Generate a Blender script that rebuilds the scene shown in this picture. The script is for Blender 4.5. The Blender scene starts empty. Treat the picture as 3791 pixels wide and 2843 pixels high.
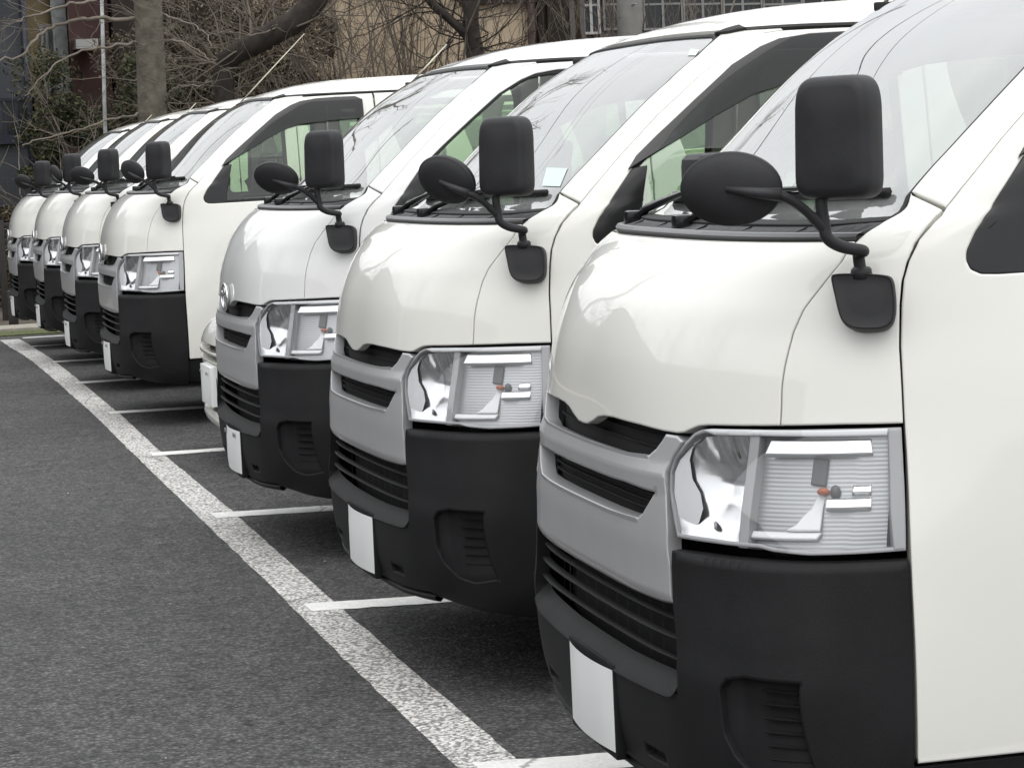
import bpy, math, random
import numpy as np
from mathutils import Vector, Matrix
from mathutils.geometry import delaunay_2d_cdt
random.seed(7); rng = np.random.default_rng(7)
sc = bpy.context.scene
C = sc.collection
R = math.radians

# ---------------------------------------------------------------- camera
F_PX, PITCH, ROLL, CAM_H, YAW = 9249.0, .0924, -.0463, 1.4503, -.2514      # focal length in photo pixels (3791 wide)
SW, SH = 3791.0, 2843.0
_fw = np.array([math.sin(YAW)*math.cos(PITCH), -math.cos(YAW)*math.cos(PITCH), -math.sin(PITCH)])
_r = np.cross(_fw, [0, 0, 1]); _r /= np.linalg.norm(_r); _u = np.cross(_r, _fw)
_c, _s = math.cos(ROLL), math.sin(ROLL)
_r2, _u2 = _c*_r + _s*_u, -_s*_r + _c*_u
cam_data = bpy.data.cameras.new('camera'); cam = bpy.data.objects.new('camera', cam_data); C.objects.link(cam)
cam_data.sensor_fit = 'HORIZONTAL'; cam_data.sensor_width = 36; cam_data.lens = 36*F_PX/SW
cam_data.clip_start = .05; cam_data.clip_end = 1500
cam.matrix_world = Matrix(((_r2[0], _u2[0], -_fw[0], 0), (_r2[1], _u2[1], -_fw[1], 0), (_r2[2], _u2[2], -_fw[2], CAM_H), (0, 0, 0, 1)))
sc.camera = cam
def at(px, py, Y):                       # a photo pixel -> the world point on the plane y = Y
    d = _fw + (px-SW/2)/F_PX*_r2 - (py-SH/2)/F_PX*_u2
    t = Y/d[1]; return np.array([0, 0, CAM_H]) + t*d

# ---------------------------------------------------------------- world, sun, exposure
SUN_EL, SUN_AZ = R(58), R(75)            # azimuth from +x towards +y
world = bpy.data.worlds.new('World'); sc.world = world; world.use_nodes = True
nt = world.node_tree; nt.nodes.clear()
def N(tree, kind, loc=(0, 0), **kw):
    n = tree.nodes.new(kind); n.location = loc
    for k, v in kw.items(): setattr(n, k, v)
    return n
_o = N(nt, 'ShaderNodeOutputWorld'); _b = N(nt, 'ShaderNodeBackground')
_sky = N(nt, 'ShaderNodeTexSky', sky_type='NISHITA', sun_disc=False)
_sky.sun_elevation = SUN_EL; _sky.sun_rotation = math.pi/2 - SUN_AZ; _sky.air_density = 1.0; _sky.dust_density = 3.0
_hs = N(nt, 'ShaderNodeHueSaturation'); _hs.inputs['Saturation'].default_value = .16
_mx = N(nt, 'ShaderNodeMix', data_type='RGBA'); _mx.inputs[0].default_value = .85
_cl = N(nt, 'ShaderNodeTexNoise'); _cl.inputs['Scale'].default_value = 2.2; _cl.inputs['Detail'].default_value = 5
_cr = N(nt, 'ShaderNodeValToRGB'); _cr.color_ramp.elements[0].color = (16.0, 16.4, 16.9, 1); _cr.color_ramp.elements[1].color = (19.6, 19.8, 20.0, 1)
_cr.color_ramp.elements[0].position = .3; _cr.color_ramp.elements[1].position = .7
_tc = N(nt, 'ShaderNodeTexCoord')
L = nt.links.new
L(_tc.outputs['Generated'], _cl.inputs['Vector']); L(_cl.outputs['Fac'], _cr.inputs['Fac'])
L(_sky.outputs[0], _hs.inputs['Color']); L(_hs.outputs[0], _mx.inputs[6]); L(_cr.outputs[0], _mx.inputs[7])
# overcast sky: three times brighter overhead than at the horizon (CIE)
_sx = N(nt, 'ShaderNodeSeparateXYZ'); _cie = N(nt, 'ShaderNodeMapRange'); _cie.inputs['To Min'].default_value = .48; _cie.inputs['To Max'].default_value = 1.0; _ml = N(nt, 'ShaderNodeMix', data_type='RGBA', blend_type='MULTIPLY'); _ml.inputs[0].default_value = 1
L(_tc.outputs['Generated'], _sx.inputs[0]); L(_sx.outputs[2], _cie.inputs['Value']); L(_mx.outputs[2], _ml.inputs[6]); L(_cie.outputs[0], _ml.inputs[7])
L(_ml.outputs[2], _b.inputs[0]); _b.inputs[1].default_value = .10; L(_b.outputs[0], _o.inputs[0])
sun_d = bpy.data.lights.new('sun', 'SUN'); sun_d.energy = .6; sun_d.angle = R(60); sun_d.color = (1, .97, .93)
sun = bpy.data.objects.new('sun', sun_d); C.objects.link(sun)
_sd = Vector((math.cos(SUN_EL)*math.cos(SUN_AZ), math.cos(SUN_EL)*math.sin(SUN_AZ), math.sin(SUN_EL)))
sun.rotation_euler = _sd.to_track_quat('Z', 'Y').to_euler(); sun.location = (0, 0, 20)
sc.view_settings.view_transform = 'Standard'; sc.view_settings.look = 'None'
sc.view_settings.gamma = 1; sc.view_settings.use_curve_mapping = False; sc.view_settings.exposure = 0.27
sc.render.engine = 'CYCLES'
cy = sc.cycles; cy.use_denoising = True; cy.max_bounces = 8; cy.transparent_max_bounces = 12; cy.glossy_bounces = 4; cy.use_adaptive_sampling = True; cy.adaptive_threshold = .02; cy.transmission_bounces = 4
cy.caustics_reflective = False; cy.caustics_refractive = False; cy.sample_clamp_indirect = 6

# ---------------------------------------------------------------- materials
MAT = {}
def mat(name, col=(.5, .5, .5), rough=.5, metal=0., coat=0., spec=.5, bump=None, var=None, build=None):
    m = bpy.data.materials.new(name); m.use_nodes = True; t = m.node_tree; b = t.nodes['Principled BSDF']
    b.inputs['Base Color'].default_value = (*col, 1); b.inputs['Roughness'].default_value = rough; b.inputs['Metallic'].default_value = metal
    b.inputs['Coat Weight'].default_value = coat; b.inputs['Coat Roughness'].default_value = .02; b.inputs['Specular IOR Level'].default_value = spec
    tc = N(t, 'ShaderNodeTexCoord')
    if var:                              # (scale, amount, detail): mottled colour
        n = N(t, 'ShaderNodeTexNoise'); n.inputs['Scale'].default_value = var[0]; n.inputs['Detail'].default_value = var[2] if len(var) > 2 else 4
        r = N(t, 'ShaderNodeValToRGB'); a = var[1]
        r.color_ramp.elements[0].position = .3; r.color_ramp.elements[1].position = .7
        r.color_ramp.elements[0].color = (*[c*(1-a) for c in col], 1); r.color_ramp.elements[1].color = (*[min(1, c*(1+a)) for c in col], 1)
        t.links.new(tc.outputs['Object'], n.inputs['Vector']); t.links.new(n.outputs['Fac'], r.inputs['Fac']); t.links.new(r.outputs[0], b.inputs['Base Color'])
    if bump:                             # (scale, strength, distance)
        n = N(t, 'ShaderNodeTexNoise'); n.inputs['Scale'].default_value = bump[0]; n.inputs['Detail'].default_value = 3
        bp = N(t, 'ShaderNodeBump'); bp.inputs['Strength'].default_value = bump[1]; bp.inputs['Distance'].default_value = bump[2]
        t.links.new(tc.outputs['Object'], n.inputs['Vector']); t.links.new(n.outputs['Fac'], bp.inputs['Height']); t.links.new(bp.outputs[0], b.inputs['Normal'])
    if build: build(t, b, tc)
    MAT[name] = m; return m
def glass(name, tint, ior=1.5, rough=0.0, dull=0.):
    m = bpy.data.materials.new(name); m.use_nodes = True; t = m.node_tree; t.nodes.clear()
    o = N(t, 'ShaderNodeOutputMaterial'); mx = N(t, 'ShaderNodeMixShader'); tr = N(t, 'ShaderNodeBsdfTransparent'); gl = N(t, 'ShaderNodeBsdfGlossy'); fr = N(t, 'ShaderNodeFresnel')
    tr.inputs[0].default_value = (*tint, 1); gl.inputs['Roughness'].default_value = rough; gl.inputs['Color'].default_value = (.95, .95, .95, 1); fr.inputs[0].default_value = ior
    geo = N(t, 'ShaderNodeNewGeometry'); io = N(t, 'ShaderNodeMapRange'); io.inputs['To Min'].default_value = ior; io.inputs['To Max'].default_value = 1/ior      # a thin pane reflects alike from both sides
    t.links.new(geo.outputs['Backfacing'], io.inputs['Value']); t.links.new(io.outputs[0], fr.inputs[0])
    if dull:
        df = N(t, 'ShaderNodeBsdfDiffuse'); df.inputs[0].default_value = (.75, .77, .76, 1); m2 = N(t, 'ShaderNodeMixShader'); m2.inputs[0].default_value = dull
        t.links.new(tr.outputs[0], m2.inputs[1]); t.links.new(df.outputs[0], m2.inputs[2]); src = m2.outputs[0]
    else: src = tr.outputs[0]
    # both faces of the pane reflect: 2F/(1+F)
    a = N(t, 'ShaderNodeMath', operation='MULTIPLY'); a.inputs[1].default_value = 2.; b2 = N(t, 'ShaderNodeMath', operation='ADD'); b2.inputs[1].default_value = 1.
    d = N(t, 'ShaderNodeMath', operation='DIVIDE')
    t.links.new(fr.outputs[0], a.inputs[0]); t.links.new(fr.outputs[0], b2.inputs[0]); t.links.new(a.outputs[0], d.inputs[0]); t.links.new(b2.outputs[0], d.inputs[1])
    t.links.new(d.outputs[0], mx.inputs[0]); t.links.new(src, mx.inputs[1]); t.links.new(gl.outputs[0], mx.inputs[2]); t.links.new(mx.outputs[0], o.inputs[0])
    MAT[name] = m; return m
mat('paint', (.83, .82, .77), .5, coat=1., spec=.3, var=(2.3, .018))
mat('paint_cool', (.81, .812, .80), .5, coat=1., spec=.3, var=(2.3, .018))
mat('plastic', (.0085, .0085, .0095), .6, spec=.3, bump=(650, .6, .0009), var=(5, .45, 9))
mat('plastic_grey', (.028, .028, .031), .6, spec=.35, bump=(700, .4, .0006), var=(9, .2))
mat('mirror_shell', (.021, .021, .023), .52, spec=.4, bump=(700, .5, .0008), var=(9, .35, 8))
mat('rubber', (.012, .012, .012), .7)
mat('gloss_black', (.01, .01, .011), .18)
mat('sticker', (.62, .74, .70), .5)
mat('recess', (.006, .006, .006), .8)
mat('silver', (.50, .50, .508), .36, metal=.3, coat=.3, var=(5, .05), bump=(40, .02, .001))
mat('chrome', (.88, .88, .89), .07, metal=1.)
mat('chrome_satin', (.88, .885, .89), .17, metal=1.)
mat('chrome_soft', (.86, .87, .88), .28, metal=1.)
def flutes(t, b, tc):
    w = N(t, 'ShaderNodeTexWave', wave_type='BANDS', bands_direction='Z'); w.inputs['Scale'].default_value = 42; bp = N(t, 'ShaderNodeBump'); bp.inputs['Strength'].default_value = .11; bp.inputs['Distance'].default_value = .003
    t.links.new(tc.outputs['Object'], w.inputs['Vector']); t.links.new(w.outputs['Fac'], bp.inputs['Height']); t.links.new(bp.outputs[0], b.inputs['Normal'])
mat('fluted_chrome', (.46, .47, .48), .40, metal=1., build=flutes)
mat('bezel_grey', (.42, .42, .43), .45)
mat('white_plastic', (.82, .83, .84), .35)
mat('bezel_dark', (.10, .10, .105), .4)
mat('amber', (.48, .12, .04), .35)
mat('plate', (.86, .865, .86), .42, var=(6, .04), bump=(9, .12, .004))
mat('screw', (.35, .34, .33), .4, metal=.8)
mat('seat', (.035, .036, .04), .85, var=(30, .2))
mat('dash', (.028, .028, .03), .75)
mat('headliner', (.22, .22, .21), .9)
mat('antenna_metal', (.55, .52, .42), .3, metal=.5)
mat('steel', (.30, .30, .31), .5, metal=.6)
mat('cowl_rim', (.16, .16, .165), .5)
mat('cowl_grey', (.06, .06, .063), .55, spec=.4, bump=(700, .4, .0006))
glass('windshield_glass', (.46, .51, .50), ior=2.0, dull=.29); glass('side_glass', (.79, .885, .775)); glass('lens', (.985, .985, .99), dull=.012)  # windscreen film: some dust, mostly the sky's whitish reflection put into the colour
glass('smoke', (.045, .045, .05), ior=1.4)

# ---------------------------------------------------------------- helpers
def pchip(xs, ys):
    xs = np.array(xs, float); ys = np.array(ys, float); h = np.diff(xs); d = np.diff(ys)/h; m = np.zeros_like(xs)
    for i in range(1, len(xs)-1):
        if d[i-1]*d[i] > 0:
            w1 = 2*h[i]+h[i-1]; w2 = h[i]+2*h[i-1]; m[i] = (w1+w2)/(w1/d[i-1]+w2/d[i])
    m[0] = d[0]; m[-1] = d[-1]
    def f(x):
        x = np.clip(x, xs[0], xs[-1]); i = np.clip(np.searchsorted(xs, x, side='right')-1, 0, len(xs)-2); t = (x-xs[i])/h[i]
        return (1+2*t)*(1-t)**2*ys[i]+t*(1-t)**2*h[i]*m[i]+t*t*(3-2*t)*ys[i+1]+t*t*(t-1)*h[i]*m[i+1]
    return f
class Skin:
    """A car body as level outlines: at height z the outline runs from the nose (x0, 0) round a superelliptic corner to the side (y = w).
    A point on it has the coordinates (s, z), s being |y| + distance behind the nose, with the sign of y."""
    def __init__(k, x0, w, a, n):
        k.X0, k.W, k.A, k.N = [pchip(*t) for t in (x0, w, a, n)]
    def xs(k, y, z):
        t = np.minimum(np.abs(y)/k.W(z), 1); n = k.N(z); return k.X0(z)-k.A(z)*(1-(1-t**n)**(1/n))
    def ys(k, x, z):
        d = np.clip((k.X0(z)-x)/k.A(z), 0, 1); n = k.N(z); return k.W(z)*(1-(1-d)**n)**(1/n)
    def sy(k, y, z): return math.copysign(abs(y)+float(k.X0(z)-k.xs(y, z)), y) if y else 0.
    def sx(k, x, z): return float(k.ys(x, z)+k.X0(z)-x)
    def P(k, s, z):
        s = np.asarray(s, float); z = np.asarray(z, float); S = np.abs(s); w, a, n, x0 = k.W(z), k.A(z), k.N(z), k.X0(z)
        lo = np.zeros_like(S); hi = np.ones_like(S)
        for _ in range(34):
            m = .5*(lo+hi); big = w*m+a*(1-(1-m**n)**(1/n)) > S; hi = np.where(big, m, hi); lo = np.where(big, lo, m)
        t = .5*(lo+hi); side = S >= w+a
        y = np.where(side, w, w*t); x = np.where(side, x0-(S-w), x0-(S-w*t))
        return np.stack([x, y*np.sign(s), z], -1)
    def Nrm(k, s, z, e=.0015):
        u = k.P(s+e, z)-k.P(s-e, z); v = k.P(s, z+e)-k.P(s, z-e); n = np.cross(u, v); return n/np.maximum(np.linalg.norm(n, axis=-1, keepdims=True), 1e-9)
    def D(k, s, z, d):                   # a point d metres under the skin
        return k.P(s, z)-np.asarray(d)[..., None]*k.Nrm(s, z)

def link(name, me, parent=None, material=None):
    o = bpy.data.objects.new(name, me); C.objects.link(o); o.parent = parent
    if material: me.materials.append(MAT[material])
    return o
def mesh(name, V, Fc, material=None, parent=None, normals=None, smooth=True):
    me = bpy.data.meshes.new(name); me.from_pydata([tuple(map(float, v)) for v in V], [], [tuple(map(int, f)) for f in Fc]); me.update()
    if smooth: me.polygons.foreach_set('use_smooth', [True]*len(me.polygons))
    if normals is not None: me.normals_split_custom_set_from_vertices([tuple(map(float, n)) for n in normals])
    return link(name, me, parent, material)
def thing(name, label, cat, loc=(0, 0, 0), rz=0, group=None):
    o = bpy.data.objects.new(name, None); C.objects.link(o); o.location = loc; o.rotation_euler = (0, 0, rz); o.empty_display_size = .2
    tag(o, label, cat, group); return o
def tag(o, label=None, cat=None, group=None, kind=None):
    for k, v in (('label', label), ('category', cat), ('group', group), ('kind', kind)):
        if v: o[k] = v
    return o
def dens(poly, step, closed=True):
    out = []; n = len(poly)
    for i in range(n if closed else n-1):
        a = np.array(poly[i], float); b = np.array(poly[(i+1) % n], float); k = max(1, int(math.ceil(np.linalg.norm(b-a)/step)))
        out += [tuple(a+(b-a)*j/k) for j in range(k)]
    if not closed: out.append(tuple(poly[-1]))
    return out
def area2(p):
    p = np.array(p); q = np.roll(p, -1, 0); return .5*float((p[:, 0]*q[:, 1]-q[:, 0]*p[:, 1]).sum())
def inset(poly, d):                      # d > 0 shrinks a counter-clockwise polygon
    p = np.array(poly, float); a = p-np.roll(p, 1, 0); b = np.roll(p, -1, 0)-p
    a /= np.maximum(np.linalg.norm(a, axis=1, keepdims=True), 1e-9); b /= np.maximum(np.linalg.norm(b, axis=1, keepdims=True), 1e-9)
    na = np.stack([-a[:, 1], a[:, 0]], 1); nb = np.stack([-b[:, 1], b[:, 0]], 1); m = na+nb; l = np.maximum((m*m).sum(1, keepdims=True)/2, .35)
    return p+m*d/l
def inpoly(pts, poly):
    x, y = pts[:, 0], pts[:, 1]; c = np.zeros(len(pts), bool); p = np.array(poly); q = np.roll(p, -1, 0)
    for (x1, y1), (x2, y2) in zip(p, q):
        if y1 == y2: continue
        c ^= ((y1 > y) != (y2 > y)) & (x < (x2-x1)*(y-y1)/(y2-y1)+x1)
    return c
def dist(pts, poly):
    p = np.array(poly); q = np.roll(p, -1, 0); best = np.full(len(pts), 1e9)
    for a, b in zip(p, q):
        ab = b-a; t = np.clip(((pts-a)@ab)/max(ab@ab, 1e-12), 0, 1); best = np.minimum(best, np.linalg.norm(pts-a-t[:, None]*ab, axis=1))
    return best
def panel(k, name, outline, material, parent, holes=(), gap=.002, grid=(.03, .03), step=.015, rim=.022, off=0., rnd=.0035, hrim=None, soft=.8):
    """A piece of the skin k cut along outline (and holes) in (s, z), with a turned-in edge. off: metres under the skin, a number or f(s, z)."""
    fo = off if callable(off) else (lambda s, z: np.full(np.shape(s), float(off)))
    def fix(p, ccw): return p if (area2(p) > 0) == ccw else p[::-1]
    loops = [[tuple(v) for v in inset(dens(fix(list(outline), True), step), gap)]]
    for h in holes: loops.append([tuple(v) for v in inset(dens(fix(list(h), False), step), gap*0)])
    V2, E = [], []
    for lp in loops:
        b = len(V2); V2 += lp; E += [(b+i, b+(i+1) % len(lp)) for i in range(len(lp))]
    nb = len(V2)
    ring = np.concatenate([inset(lp, rnd) for lp in loops])
    a = np.array(loops[0]); lo, hi = a.min(0), a.max(0)
    gs = np.arange(lo[0]+grid[0]/2, hi[0], grid[0]); gz = np.arange(lo[1]+grid[1]/2, hi[1], grid[1])
    if len(gs) and len(gz): g = np.stack(np.meshgrid(gs, gz), -1).reshape(-1, 2)
    else: g = np.zeros((0, 2))
    def ok(p, m):
        c = inpoly(p, loops[0])
        for h in loops[1:]: c &= ~inpoly(p, h)
        for l2 in loops: c &= dist(p, l2) > m
        return p[c]
    pts = np.concatenate([ok(ring, rnd*.55), ok(g, rnd+min(grid)*.3)])
    r = delaunay_2d_cdt([Vector(v) for v in V2]+[Vector(v) for v in pts], E, [], 0, 1e-6)
    U = np.array([(v.x, v.y) for v in r[0]]); Fc = [list(f) for f in r[2]]
    cen = np.array([U[f].mean(0) for f in Fc]); keep = inpoly(cen, loops[0])
    for h in loops[1:]: keep &= ~inpoly(cen, h)
    Fc = [f for f, q in zip(Fc, keep) if q]
    s, z = U[:, 0], U[:, 1]
    def Q(s, z): return k.D(s, z, fo(s, z))
    e = .001; P3 = Q(s, z); n = np.cross(Q(s+e, z)-Q(s-e, z), Q(s, z+e)-Q(s, z-e)); n /= np.maximum(np.linalg.norm(n, axis=1, keepdims=True), 1e-9)
    for f in Fc:
        if np.dot(np.cross(P3[f[1]]-P3[f[0]], P3[f[2]]-P3[f[0]]), n[f[0]]) < 0: f.reverse()
    V = [*P3]; NN = [*n]
    # boundary loops, turned in
    where = {}
    for i, orig in enumerate(r[3]):
        for q in orig:
            if q < nb: where[q] = i
    b = 0
    for li, lp in enumerate(loops):
        ids = [where.get(b+i) for i in range(len(lp))]; ids = [i for i in ids if i is not None]; b += len(lp); m = len(ids)
        dep = rim if li == 0 or hrim is None else hrim
        if dep <= 0: continue
        T = np.array([P3[ids[(i+1) % m]]-P3[ids[i-1]] for i in range(m)]); o = np.cross(T, n[ids]); o /= np.maximum(np.linalg.norm(o, axis=1, keepdims=True), 1e-9)
        base = len(V)
        for i in range(m):
            V.append(P3[ids[i]]+o[i]*.0008-n[ids[i]]*.0016); NN.append(o[i]); NN[ids[i]] = n[ids[i]]+soft*o[i]
        for i in range(m): V.append(P3[ids[i]]-n[ids[i]]*dep+o[i]*.0008); NN.append(o[i])
        for i in range(m):
            j = (i+1) % m
            Fc.append([ids[i], base+i, base+j, ids[j]]); Fc.append([base+i, base+m+i, base+m+j, base+j])
    NN = np.array(NN); NN /= np.maximum(np.linalg.norm(NN, axis=1, keepdims=True), 1e-9)
    return mesh(name, V, Fc, material, parent, NN)
def mirror(pl): return [(-s, z) for s, z in pl][::-1]
def rail(k, name, pts, prof, material, parent, closed=False):
    """Sweep prof [(dz, depth)] along points (s, z) of the skin."""
    p = np.array(pts, float); V, Fc = [], []; m = len(prof)
    for dz, d in prof: V.append(k.D(p[:, 0], p[:, 1]+dz, np.full(len(p), d)))
    V = np.stack(V, 1).reshape(-1, 3); n = len(p)
    for i in range(n-1):
        for j in range(m if closed else m-1):
            a, b = i*m+j, i*m+(j+1) % m; Fc.append((a, a+m, b+m, b))
    if closed: Fc += [tuple(range(m)), tuple(range((n-1)*m, n*m))[::-1]]
    o = mesh(name, V, Fc, material, parent); fixn(o); return o
def fixn(o, angle=40):
    import bmesh
    bm = bmesh.new(); bm.from_mesh(o.data); bmesh.ops.recalc_face_normals(bm, faces=bm.faces); bm.to_mesh(o.data); bm.free()
    o.data.set_sharp_from_angle(angle=R(angle)) if angle else None
def tube(name, pts, rad, material, parent=None, n=10, cap=True, flat=None):
    p = np.array(pts, float); m = len(p); rad = np.broadcast_to(np.array(rad, float), (m,)); V, Fc = [], []
    up = np.array([0, 0, 1.]); prev = None
    for i in range(m):
        t = p[min(i+1, m-1)]-p[max(i-1, 0)]; t /= np.linalg.norm(t)
        if prev is None:
            u = np.cross(t, up); u = u if np.linalg.norm(u) > .05 else np.cross(t, [1, 0, 0])
        else: u = prev-t*(prev@t)
        u /= np.linalg.norm(u); prev = u; v = np.cross(t, u)
        for j in range(n):
            a = 2*math.pi*j/n; V.append(p[i]+rad[i]*(math.cos(a)*u+math.sin(a)*v*(flat or 1)))
    for i in range(m-1):
        for j in range(n): Fc.append((i*n+j, i*n+(j+1) % n, (i+1)*n+(j+1) % n, (i+1)*n+j))
    if cap: Fc += [tuple(range(n))[::-1], tuple(range((m-1)*n, m*n))]
    return mesh(name, V, Fc, material, parent)
def spline(pts, k=6):                    # Catmull-Rom through the points
    p = np.array(pts, float); q = np.vstack([2*p[0]-p[1], p, 2*p[-1]-p[-2]]); out = []
    for i in range(1, len(q)-2):
        for j in range(k):
            t = j/k; out.append(.5*((2*q[i])+(-q[i-1]+q[i+1])*t+(2*q[i-1]-5*q[i]+4*q[i+1]-q[i+2])*t*t+(-q[i-1]+3*q[i]-3*q[i+1]+q[i+2])*t**3))
    out.append(p[-1]); return np.array(out)
def box(name, lo, hi, material, parent=None, bevel=0., rot=None, seg=2):
    import bmesh
    lo = np.array(lo, float); hi = np.array(hi, float); c = (lo+hi)/2; bm = bmesh.new(); bmesh.ops.create_cube(bm, size=1)
    for v in bm.verts: v.co = Vector(np.array(v.co)*(hi-lo))
    if bevel: bmesh.ops.bevel(bm, geom=bm.edges[:], offset=bevel, segments=seg, affect='EDGES', profile=.6)
    if rot is not None: bmesh.ops.rotate(bm, verts=bm.verts, matrix=rot)
    for v in bm.verts: v.co += Vector(c)
    me = bpy.data.meshes.new(name); bm.to_mesh(me); bm.free(); o = link(name, me, parent, material)
    if bevel:
        me.polygons.foreach_set('use_smooth', [True]*len(me.polygons)); me.set_sharp_from_angle(angle=R(35))
    return o
def loft(name, rings, material, parent=None, cap=True, sharp=45):
    n = len(rings[0]); V = [p for r_ in rings for p in r_]; Fc = []
    for i in range(len(rings)-1):
        for j in range(n): Fc.append((i*n+j, i*n+(j+1) % n, (i+1)*n+(j+1) % n, (i+1)*n+j))
    if cap: Fc += [tuple(range(n))[::-1], tuple(range((len(rings)-1)*n, len(rings)*n))]
    o = mesh(name, V, Fc, material, parent); fixn(o, sharp); return o
def copy_tree(o, parent=None):
    c = o.copy(); C.objects.link(c); c.parent = parent
    for ch in list(o.children): copy_tree(ch, c)
    return c

# ---------------------------------------------------------------- the van
van = Skin(
 ([.18, .20, .24, .28, .32, .36, .44, .50, .56, .62, .68, .74, .80, .87, .93, 1.0, 1.05, 1.09, 1.127, 1.16, 1.19, 1.225, 1.256, 1.28, 1.295, 1.31, 1.33, 1.36, 1.785, 1.80, 1.83, 1.858, 1.875, 1.888, 1.896, 1.90],
  [-.13, -.11, -.07, -.047, -.036, -.031, -.028, -.026, -.03, -.028, -.024, -.02, -.021, -.026, -.031, -.038, -.046, -.057, -.071, -.087, -.107, -.135, -.168, -.205, -.235, -.275, -.335, -.374, -.90, -.945, -1.04, -1.16, -1.29, -1.5, -1.8, -2.3]),
 ([.18, .20, .30, .45, .6, .75, .9, 1.0, 1.1, 1.2, 1.3, 1.4, 1.5, 1.6, 1.7, 1.78, 1.80, 1.82, 1.84, 1.86, 1.875, 1.888, 1.896, 1.90],
  [.78, .785, .815, .83, .836, .838, .835, .829, .818, .804, .79, .775, .758, .742, .724, .70, .685, .655, .61, .54, .46, .35, .2, .002]),
 ([.18, .5, .7, .95, 1.1, 1.2, 1.28, 1.33, 1.4, 1.78, 1.85, 1.90], [.5, .55, .62, .70, .65, .55, .45, .34, .30, .34, .5, .8]),
 ([.18, .30, .5, .72, .95, 1.2, 1.35, 1.90], [3.2, 3.9, 4.4, 3.6, 3., 2.8, 3, 2.6]))
fy = lambda *p: [(van.sy(y, z), z) for y, z in dens(p, .015, False)]
fx = lambda *p: [(van.sx(x, z), z) for x, z in dens(p, .015, False)]
HOOD_SEAM = fy((.690, .962), (.686, 1.0), (.682, 1.03), (.679, 1.075), (.677, 1.125), (.682, 1.165), (.694, 1.208), (.703, 1.245), (.700, 1.283))
HOOD_LOW = fy((.034, .9155), (.07, .924), (.11, .936), (.15, .9415), (.21, .944), (.347, .942), (.439, .938), (.485, .9375), (.503, .940), (.523, .948), (.540, .954), (.562, .957), (.641, .960))
DOOR_LOW = fx((-.390, .366), (-.3895, .42), (-.389, .48), (-.3885, .55), (-.388, .61), (-.3875, .68), (-.388, .742), (-.390, .80), (-.393, .86), (-.395, .91), (-.396, .963), (-.398, 1.03), (-.400, 1.095), (-.407, 1.17), (-.414, 1.21), (-.426, 1.243), (-.446, 1.278), (-.472, 1.305), (-.505, 1.332))
DOOR_UP = fx((-.566, 1.393), (-.627, 1.452), (-.745, 1.56), (-.862, 1.652), (-.98, 1.734), (-1.03, 1.760), (-1.075, 1.774), (-1.13, 1.781))
COWL_END = fy((.703, 1.305), (.695, 1.335), (.681, 1.361))
WS_EDGE = fy((.681, 1.361), (.672, 1.41), (.668, 1.46), (.664, 1.557), (.655, 1.65), (.632, 1.72), (.605, 1.757), (.588, 1.774), (.56, 1.785))
WS_TOP = fy((.45, 1.788), (.3, 1.79), (.15, 1.79), (0, 1.79))
E = thing('parked_van', 'van', 'van')
def both(f):
    for sg in (1, -1): f(sg, (lambda pl: pl) if sg > 0 else mirror)

# hood, fenders, pillars, roof
half = HOOD_SEAM[::-1]+HOOD_LOW[::-1]+[(0, .914)]
outline = half+[(-s, z) for s, z in half[::-1][1:]]
panel(van, 'hood', outline, 'paint', E, grid=(.022, .016), step=.012, gap=.0028)
FEND = HOOD_SEAM+COWL_END+[p for p in DOOR_LOW[::-1] if p[1] > .964]+fx((-.396, .963))+fy((.757, .964))
PILL = WS_EDGE+fx((-1.0, 1.785), (-1.06, 1.786), (-1.13, 1.7865))+DOOR_UP[::-1]+fx((-.505, 1.332))
both(lambda g, m: panel(van, 'fender', m(FEND), 'paint', E, grid=(.02, .018), step=.012, gap=.0028))
both(lambda g, m: panel(van, 'windshield_pillar', m(PILL), 'paint', E, grid=(.02, .025), step=.02, gap=.0015))
RL = 4.55
ROOF = [(s, z+.006) for s, z in WS_TOP[::-1]]+[(van.sy(.56, 1.792), 1.792)]+fx((-1.0, 1.7925), (-1.2, 1.796), (-1.6, 1.798), (-RL, 1.798))+fx((-RL+.02, 1.84), (-RL+.04, 1.87), (-RL+.06, 1.8975))
roof = ROOF+[(-s, z) for s, z in ROOF[::-1][:-1]]
panel(van, 'roof', roof, 'paint', E, grid=(.05, .008), step=.04, gap=0, rim=.01)
# dark gutter along the roof and the caps where it meets the windscreen
both(lambda g, m: rail(van, 'roof_gutter', dens(m(fx((-1.03, 1.789), (-1.2, 1.7915), (-1.6, 1.793), (-RL, 1.793))), .05, False), [(-.005, .004), (-.004, -.002), (.003, -.003), (.006, .004)], 'rubber', E))
def cap(g, m):
    pl = m(fy((.570, 1.777), (.578, 1.795))+fx((-1.045, 1.797), (-1.045, 1.786), (-1.0, 1.778)))
    panel(van, 'gutter_cap', pl, 'rubber', E, gap=0, grid=(.02, .01), off=-.008, rim=.012, rnd=.002)
both(cap)
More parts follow.
